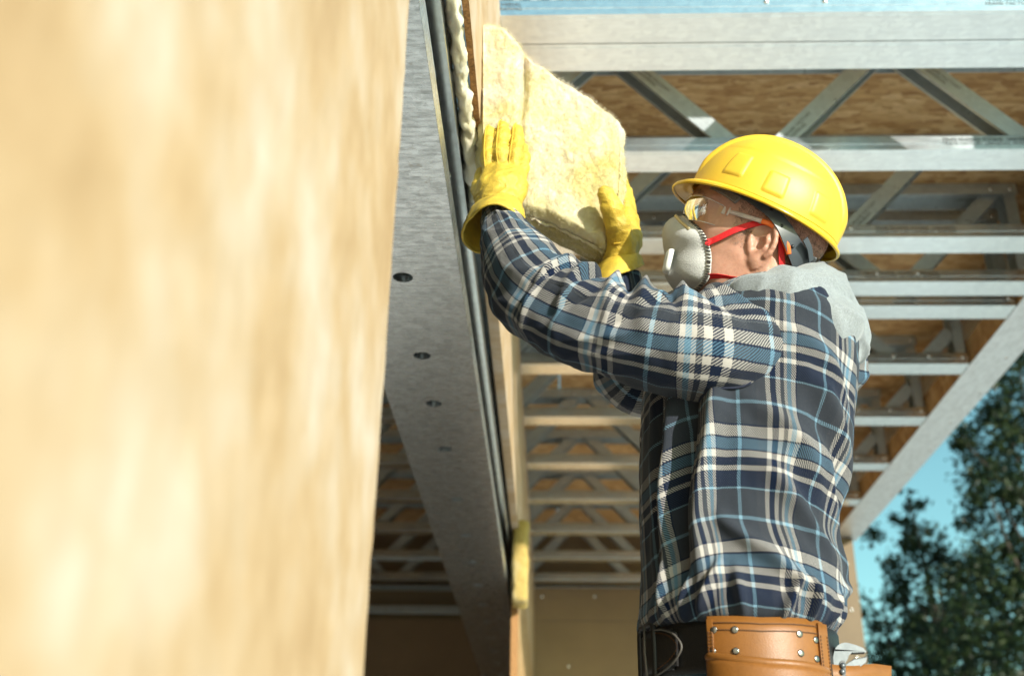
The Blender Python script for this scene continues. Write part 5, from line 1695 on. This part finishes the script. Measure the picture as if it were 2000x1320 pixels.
valve = mesh('valve', Vv.reshape(-1, 3), grid_faces(5, 44, wrap_m=True), M['white_plastic'], resp)
t = MB(); t.obox(vc + va * 0.0086, va * 0.0008, vu * 0.011, vs_ * 0.0038); t.build('slot', M['grey_plastic'], valve)
t = MB()
for sg in (-1, 1): t.obox(vc + va * 0.0094 + vs_ * sg * 0.0058, va * 0.0008, vu * 0.014, vs_ * 0.0011)
t.build('grille', M['white_plastic'], valve)
# nose wire
def on_cup(i, j):
    return Vm[i % nr_, j]
wire = np.array([on_cup(i, 9) for i in range(-20, 21)]) + HF * 0.0016 + HU * 0.001
V, F = tube(wire, 0.0028, 0.0010, seg=8, ref=tuple(HU)); mesh('nose_wire', V, F, M['brass'], resp)
for sg in (1, -1):
    head_ribbon('strap', [(q[0], q[1], q[2]) for q in on_skin([(0.0600, -0.030, sg * 0.0545), (0.048, -0.018, sg * 0.0670), (0.030, 0.002, sg * 0.0755), (0.012, 0.019, sg * 0.0760)], 0.0016)] + [(-0.004, 0.0310, sg * 0.0770), (-0.022, 0.0325, sg * 0.0775), (-0.038, 0.016, sg * 0.0765), (-0.052, -0.010, sg * 0.0725), (-0.068, -0.034, sg * 0.060), (-0.088, -0.046, sg * 0.040), (-0.098, -0.050, 0)], 0.0095, 0.0012, M['red'], resp, 90)
    head_ribbon('strap', on_skin([(0.0385, -0.080, sg * 0.0500), (0.024, -0.074, sg * 0.0640), (0.004, -0.068, sg * 0.0690), (-0.018, -0.068, sg * 0.068), (-0.050, -0.080, sg * 0.054), (-0.085, -0.085, 0.0)], 0.0016), [0.009, 0.008, 0.005, 0.008, 0.008, 0.008], 0.0012, M['red'], resp, 60)
    t = MB(); t.obox(hp(0.0600, -0.0305, sg * (skin_s(0.060, -0.0305) + 0.004)), HF * 0.004, HU * 0.005, HSd * 0.0015); t.build('strap_tab', M['red'], resp, bevel=0.0008)

# ------------------------------------------------------------------ safety glasses
gl = thing('safety_glasses', 'clear safety glasses with orange temple tips on the man\'s face', 'safety glasses', tuple(hp(0.10, 0.02, 0)))
na, nb = 90, 20
th = np.linspace(-1, 1, na); hv = np.linspace(-1, 1, nb)
Th, Hv = np.meshgrid(th, hv, indexing='ij')
sgl = np.sign(Th) * 0.0685 * np.abs(np.sin(Th * PI / 2)) ** 0.85
curve = 0.0565 + 0.0610 * np.cos(Th * PI / 2 * 0.999) ** 0.62
up_ = 0.0165 + Hv * (0.0195 - 0.003 * np.abs(Th) ** 4) - 0.0012 * np.abs(Th)
nose = np.exp(-(Th / 0.16) ** 2) * np.clip(-Hv, 0, 1) ** 1.2
up_ = up_ + 0.020 * nose
curve = curve + 0.006 * np.exp(-(Th / 0.35) ** 2) - 0.004 * Hv ** 2 + 0.005 * Hv
V = hpv(np.stack([curve, up_, sgl], -1))
ln = mesh('lens', V.reshape(-1, 3), grid_faces(na, nb), M['lens'], gl)
loop = np.concatenate([V[:, 0], V[-1, 1:], V[-2::-1, -1], V[0, -2:0:-1]])
Vr, Fr = tube(np.vstack([loop, loop[:2]]), 0.0009, seg=6, cap=False); mesh('lens_edge', Vr, Fr, M['clear'], gl)
for sg in (1, -1):
    tp = [(0.058, 0.026, sg * 0.0670), (0.040, 0.0265, sg * 0.0760), (0.018, 0.0275, sg * 0.0820), (0.000, 0.0290, sg * 0.0850)]
    V, F = tube(catmull([hp(*p) for p in tp], 30), [.0042, .0038, .0036, .0036], [.0020, .0020, .0020, .0020], seg=12, ref=HU); te = mesh('temple', V, F, M['clear'], gl)
    V, F = tube(catmull([hp(0.0, 0.0290, sg * 0.0850), hp(-0.016, 0.0300, sg * 0.0860), hp(-0.034, 0.0235, sg * 0.0865), hp(-0.050, 0.010, sg * 0.0830), hp(-0.058, 0.000, sg * 0.0800)], 34), [.0040, .0048, .0052, .0050, .0038], [.0022, .0024, .0026, .0026, .0020], seg=12, ref=HU); mesh('temple_tip', V, F, M['orange'], te)
    t = MB(); t.obox(hp(0.0575, 0.0255, sg * 0.0675), HF * 0.0045, HU * 0.0065, HSd * 0.0028); t.build('hinge', M['clear'], gl, bevel=0.001)
    t = MB(); t.obox(hp(0.052, 0.0255, sg * 0.0705), HF * 0.0015, HU * 0.0070, HSd * 0.0030); t.build('hinge_pin', M['clear'], gl, bevel=0.0006)

# ------------------------------------------------------------------ tool belt round the waist
belt = thing('tool_belt', 'black leather belt with tan leather tool pouch round the man\'s waist', 'tool belt', (0.245, 1.56, 1.0))


def waist(deg_, off=0.0, dz=0.0):
    a = np.radians(deg_)
    x = bx - (ba + off) * np.cos(a); y = YB - (bb + off) * np.sin(a)
    z = np.interp(np.mod(deg_, 360), [0, 90, 145, 180, 270, 360], [zf_, zn_, zb_, zb_, zn_ + 0.01, zf_])
    return np.stack([x, y, z + dz + 0 * x], -1)


def belt_strip(name, d0, d1, z_hi, z_lo, off, th, mat, parent, n=90, m=10, wave=0.0, closed=False):
    dg = np.linspace(d0, d1, n); zz_ = np.linspace(z_lo, z_hi, m)
    inn, outr = [], []
    for z in zz_:
        w_ = wave * np.sin(np.radians(dg) * 5 + z * 40)
        inn.append(waist(dg, off + w_, z)); outr.append(waist(dg, off + th + w_, z))
    A_ = np.array(outr); B_ = np.array(inn)
    V = np.vstack([A_.reshape(-1, 3), B_.reshape(-1, 3)]); q = n * m
    F = [list(x) for x in grid_faces(m, n)] + [[q + i for i in x[::-1]] for x in grid_faces(m, n)]
    rim_ = [i for i in range(n)] + [j * n + n - 1 for j in range(1, m)] + [(m - 1) * n + i for i in range(n - 2, -1, -1)] + [j * n for j in range(m - 2, 0, -1)]
    for a, b in zip(rim_, rim_[1:] + rim_[:1]): F.append([b, a, q + a, q + b])
    o = mesh(name, V, F, mat, parent, smooth=False)
    o.data.polygons.foreach_set('use_smooth', np.array([i < 2 * (m - 1) * (n - 1) for i in range(len(F))]))
    return o


belt_strip('strap', 0, 359, 0.0, -0.062, 0.0, 0.0035, M['black_leather'], belt, 140, 8)


def deg_of(px, py):
    best = min(((abs(float((np.array(project(waist(np.array([dd]), 0.008)[0]))[0] - px))), dd) for dd in np.arange(-10, 175, 0.5)), key=lambda q: q[0])
    return best[1]


def project(p):
    q = (np.asarray(p) - np.array([0, 0, CZ])) @ CM
    return 1000 + FPX * q[0] / q[2], 660 - FPX * q[1] / q[2]


D0, D1 = deg_of(1381, 1250), deg_of(1606, 1260)
pouch_back = belt_strip('pouch_panel', D0, D1, 0.004, -0.17, 0.0045, 0.004, M['tan'], belt, 110, 10)
belt_strip('side_facing', D1 - 5.5, D1 + 1.5, 0.0, -0.10, 0.009, 0.003, M['tan'], belt, 24, 8)
belt_strip('side_facing', D0, D0 + 3.2, 0.0, -0.10, 0.009, 0.0012, M['tan'], belt, 16, 8)


def dashes(name, f, n, L, w, mat, parent, fill=0.62):
    """row of stitches along f(t) -> (point, normal)"""
    b = MB()
    for k in range(n):
        p0, n0 = f((k + 0.5 * (1 - fill)) / n); p1, _ = f((k + 0.5 + 0.5 * fill) / n)
        d_ = p1 - p0; ln_ = np.linalg.norm(d_)
        if ln_ < 1e-6: continue
        sd = nrm(np.cross(d_, n0))
        b.obox((p0 + p1) / 2 + n0 * w * 0.3, d_ / 2, sd * w * 0.5, n0 * w * 0.45)
    o = b.build(name, mat, parent)
    return o


def wrow(d0, d1, dz, off):
    def f(t):
        dg = d0 + (d1 - d0) * t
        p = waist(np.array([dg]), off, dz)[0]; q = waist(np.array([dg]), off + 0.01, dz)[0]
        return p, nrm(q - p)
    return f


def wcol(dg, z0, z1, off):
    def f(t):
        p = waist(np.array([dg]), off, z0 + (z1 - z0) * t)[0]; q = waist(np.array([dg]), off + 0.01, z0 + (z1 - z0) * t)[0]
        return p, nrm(q - p)
    return f


for dz in (-0.004, -0.0125):
    dashes('stitching', wrow(D0 + 1.5, D1 - 1, dz, 0.0086), 58, 0, 0.0014, M['thread'], pouch_back)
for dd, o_ in ((D0 + 0.9, 0.0103), (D0 + 2.6, 0.0103), (D1 - 4.6, 0.0121), (D1 + 0.6, 0.0121)):
    dashes('stitching', wcol(dd, -0.014, -0.098, o_), 20, 0, 0.0013, M['thread'], pouch_back)


def hull_dome(p, nvec, r, h, name, mat, parent):
    nvec = np.asarray(nvec, float)
    ref = np.cross(nvec, [0.3, 0.2, 0.9])
    V, F = tube([p, p + nvec * h * 0.5, p + nvec * h * 0.9, p + nvec * h], [r, r * 0.96, r * 0.66, r * 0.08], seg=14, ref=ref)
    return mesh(name, V, F, mat, parent)


def px_to_waist(px, py, off):
    best = None
    for dd in np.arange(D0 - 4, D1 + 6, 0.25):
        for dz in np.arange(-0.075, 0.006, 0.0025):
            q = project(waist(np.array([dd]), off, dz)[0]); e = (q[0] - px) ** 2 + (q[1] - py) ** 2
            if best is None or e < best[0]: best = (e, dd, dz)
    return best[1], best[2]


for (px, py) in ((1393, 1231), (1435, 1227), (1562, 1238), (1595, 1247), (1391, 1271), (1437, 1270), (1565, 1276), (1596, 1285)):
    dd, dz = px_to_waist(px, py, 0.0095)
    p = waist(np.array([dd]), 0.0092, dz)[0]; q = waist(np.array([dd]), 0.02, dz)[0]
    hull_dome(p, nrm(q - p), 0.0044, 0.0010, 'rivet', M['rivet'], belt)
# bag of the pouch: a bulging pocket below, its rolled rim crossing the bottom of the picture
n, m_ = 90, 26
dg = np.linspace(D0 + 0.5, D1 - 3, n)
fl = [px_to_waist(px, py, 0.012) for px, py in ((1384, 1283), (1440, 1290), (1500, 1297), (1560, 1304), (1600, 1310))]
zrim = np.interp(dg, [q[0] for q in fl], [q[1] for q in fl])
bulge = 0.030 * np.sin(np.clip((dg - dg[0]) / (dg[-1] - dg[0]), 0, 1) * PI) ** 0.5
rowsP = []
for k in range(m_):
    t = k / (m_ - 1)
    z = zrim * (1 - t) + t * (-0.28) if k else zrim
    w_ = bulge * (0.55 + 0.75 * math.sin(min(t * 1.3, 1) * PI * 0.62)) * (1 - 0.35 * max(0, t - 0.7) / 0.3)
    P = np.stack([waist(np.array([a]), 0.010 + w_[i], z[i])[0] for i, a in enumerate(dg)])
    rowsP.append(P)
V = np.array(rowsP)
pk = mesh('pocket', V.reshape(-1, 3), grid_faces(m_, n), M['tan'], belt)
so = pk.modifiers.new('thick', 'SOLIDIFY'); so.thickness = 0.004
Vt, Ft = tube(V[0], 0.0055, seg=12); mesh('rolled_rim', Vt, Ft, M['tan'], pk)
for kk in (2, 3):
    def f(t, kk=kk):
        i = min(n - 2, int(t * (n - 1))); g_ = t * (n - 1) - i
        p = V[kk, i] * (1 - g_) + V[kk, i + 1] * g_
        return p + np.array([0, -0.0024, 0.0]), np.array([0, -1.0, 0.1])
    dashes('stitching', f, 60, 0, 0.0014, M['thread'], pk)
# rear pouch sticking out behind the hip
rp0 = np.array([pt(1606, 1296, 1.44), pt(1660, 1300, 1.455), pt(1700, 1296, 1.475), pt(1736, 1300, 1.50)])
C = catmull(rp0, 60)
Vr = np.stack([C + np.array([0, 0.0, -0.16 * t]) + np.array([-0.02 * t, 0, 0]) for t in np.linspace(0, 1, 14)])
rpo = mesh('rear_pocket', Vr.reshape(-1, 3), grid_faces(14, 60), M['tan'], belt)
rpo.modifiers.new('thick', 'SOLIDIFY').thickness = 0.004
C2 = C + np.array([-0.01, 0.085, 0.004])
Vr2 = np.stack([C2 + np.array([-0.03 * t, -0.04 * t, -0.16 * t]) for t in np.linspace(0, 1, 14)])
mesh('rear_pocket_back', Vr2.reshape(-1, 3), grid_faces(14, 60), M['tan_dark'], belt).modifiers.new('thick', 'SOLIDIFY').thickness = 0.004
for dz in (-0.010, -0.018):
    def f(t, dz=dz):
        i = min(58, int(t * 59)); g_ = t * 59 - i
        return C[i] * (1 - g_) + C[i + 1] * g_ + np.array([0, -0.0012, dz]), np.array([0.3, -0.95, 0])
    dashes('stitching', f, 34, 0, 0.0014, M['thread'], rpo)
# buckle and belt tongue at the front
bk_ = thing('x', '', '')
bpy.data.objects.remove(bk_)
bo = 0.006
ring = []
for (dd, dz) in ((4, 0.006), (26, 0.006), (26, -0.068), (4, -0.068)):
    ring.append(waist(np.array([dd]), 0.008, dz)[0])
rb_ = []
for a, b in zip(ring, ring[1:] + ring[:1]):
    for t in np.linspace(0, 1, 8, endpoint=False): rb_.append(a * (1 - t) + b * t)
rb_ = np.array(rb_)
kx = np.array([0.25, 0.5, 0.25]); rb2 = np.stack([rb_, np.roll(rb_, 1, 0), np.roll(rb_, -1, 0)]).mean(0)
Vt, Ft = tube(np.vstack([rb2, rb2[:2]]), 0.0040, 0.0050, seg=10, cap=False, ref=(0, 0, 1)); mesh('buckle', Vt, Ft, M['black_leather'], belt)
belt_strip('buckle_strap', 0, 40, -0.006, -0.056, 0.004, 0.004, M['black_leather'], belt, 40, 6)
Vt, Ft = tube([waist(np.array([20.0]), 0.015, 0.004)[0], waist(np.array([21.0]), 0.017, -0.03)[0], waist(np.array([22.0]), 0.015, -0.066)[0]], [.004, .0062, .004], [.0016, .0016, .0016], seg=8); mesh('keeper', Vt, Ft, plain('worn_strap_end', (0.12, 0.10, 0.085), 0.6), belt)
# pointed tongue with stitched border
tl = [(27, -0.004), (34, -0.006), (42, -0.014), (47, -0.030), (42, -0.046), (34, -0.056), (27, -0.060)]
tc = np.array([waist(np.array([a * 1.0]), 0.0095, z)[0] for a, z in tl])
Vt, Ft = tube(catmull(tc, 40), 0.0014, seg=7); mesh('tongue_edge', Vt, Ft, plain('scuffed_edge', (0.09, 0.08, 0.07), 0.6), belt)
belt_strip('tongue', 26, 43, -0.010, -0.052, 0.0045, 0.004, M['black_leather'], belt, 24, 6)


def f(t):
    q = catmull(np.array([waist(np.array([a - 3.0]), 0.0092, z * 0.84 - 0.004)[0] for a, z in tl]), 60)
    i = min(58, int(t * 59)); g_ = t * 59 - i
    p = q[i] * (1 - g_) + q[i + 1] * g_
    return p, nrm(p - np.array([bx, YB, p[2]]))


dashes('stitching', f, 26, 0, 0.0011, M['thread'], belt)

# ------------------------------------------------------------------ pliers in the rear pouch
pl_ = thing('pliers', 'steel slip joint pliers standing jaws up in the rear tan pouch', 'pliers', tuple(pt(1640, 1310, 1.46)))


def plate(name, poly, Y, th, mat, parent, bev=0.0012):
    n = len(poly)
    A = [pt(x, y, Y - th / 2) for x, y in poly]
    V = A + [a + np.array([0, th, 0]) for a in A]
    F = [list(range(n))[::-1], [n + i for i in range(n)]] + [[i, (i + 1) % n, n + (i + 1) % n, n + i] for i in range(n)]
    o = mesh(name, V, F, mat, parent, smooth=False)
    bv = o.modifiers.new('bevel', 'BEVEL'); bv.width = bev; bv.segments = 2; bv.limit_method = 'ANGLE'; bv.angle_limit = math.radians(50)
    return o


def arcp(cx, cy, rx, ry, a0, a1, n=10):
    return [(cx + rx * math.cos(math.radians(a)), cy + ry * math.sin(math.radians(a))) for a in np.linspace(a0, a1, n)]


teeth_u = []
for k in range(7):
    x = 1689 - k * 3.6; teeth_u += [(x, 1274 + k * 0.2), (x - 1.8, 1271 + k * 0.2)]
upper = [(1614, 1330), (1626, 1290), (1630, 1268)] + arcp(1652, 1278, 24, 24, 200, 292, 10) + [(1672, 1259), (1685, 1264), (1693, 1272)] + teeth_u + [(1658, 1279), (1656, 1286), (1650, 1296), (1641, 1330)]
plate('upper_jaw', upper, 1.452, 0.011, M['tool'], pl_)
teeth_l = []
for k in range(8):
    x = 1666 + k * 3.6; teeth_l += [(x, 1288 - k * 0.7), (x + 1.8, 1285 - k * 0.7)]
lower = [(1632, 1332), (1637, 1306), (1650, 1298), (1660, 1291)] + teeth_l + [(1694, 1284), (1692, 1293), (1680, 1302), (1664, 1311), (1652, 1332)]
plate('lower_jaw', lower, 1.463, 0.010, M['tool'], pl_)
plate('slot', [(1640, 1326), (1640, 1296)] + arcp(1646, 1294, 6, 5, 180, 360, 6) + [(1652, 1326)], 1.4462, 0.0016, plain('dark_slot', (0.10, 0.10, 0.10), 0.5, 0.8), pl_, 0.0004)
for (x, y) in ((1646, 1299), (1645.5, 1311)):
    c = pt(x, y, 1.4440)
    V, F = tube([c, c + np.array([0, -0.002, 0])], 0.0034, seg=16, ref=(1, 0, 0)); mesh('pivot_bolt', V, F, M['tool'], pl_)
plate('handle', [(1614, 1326), (1644, 1326), (1640, 1420), (1616, 1420)], 1.452, 0.009, M['tool'], pl_)
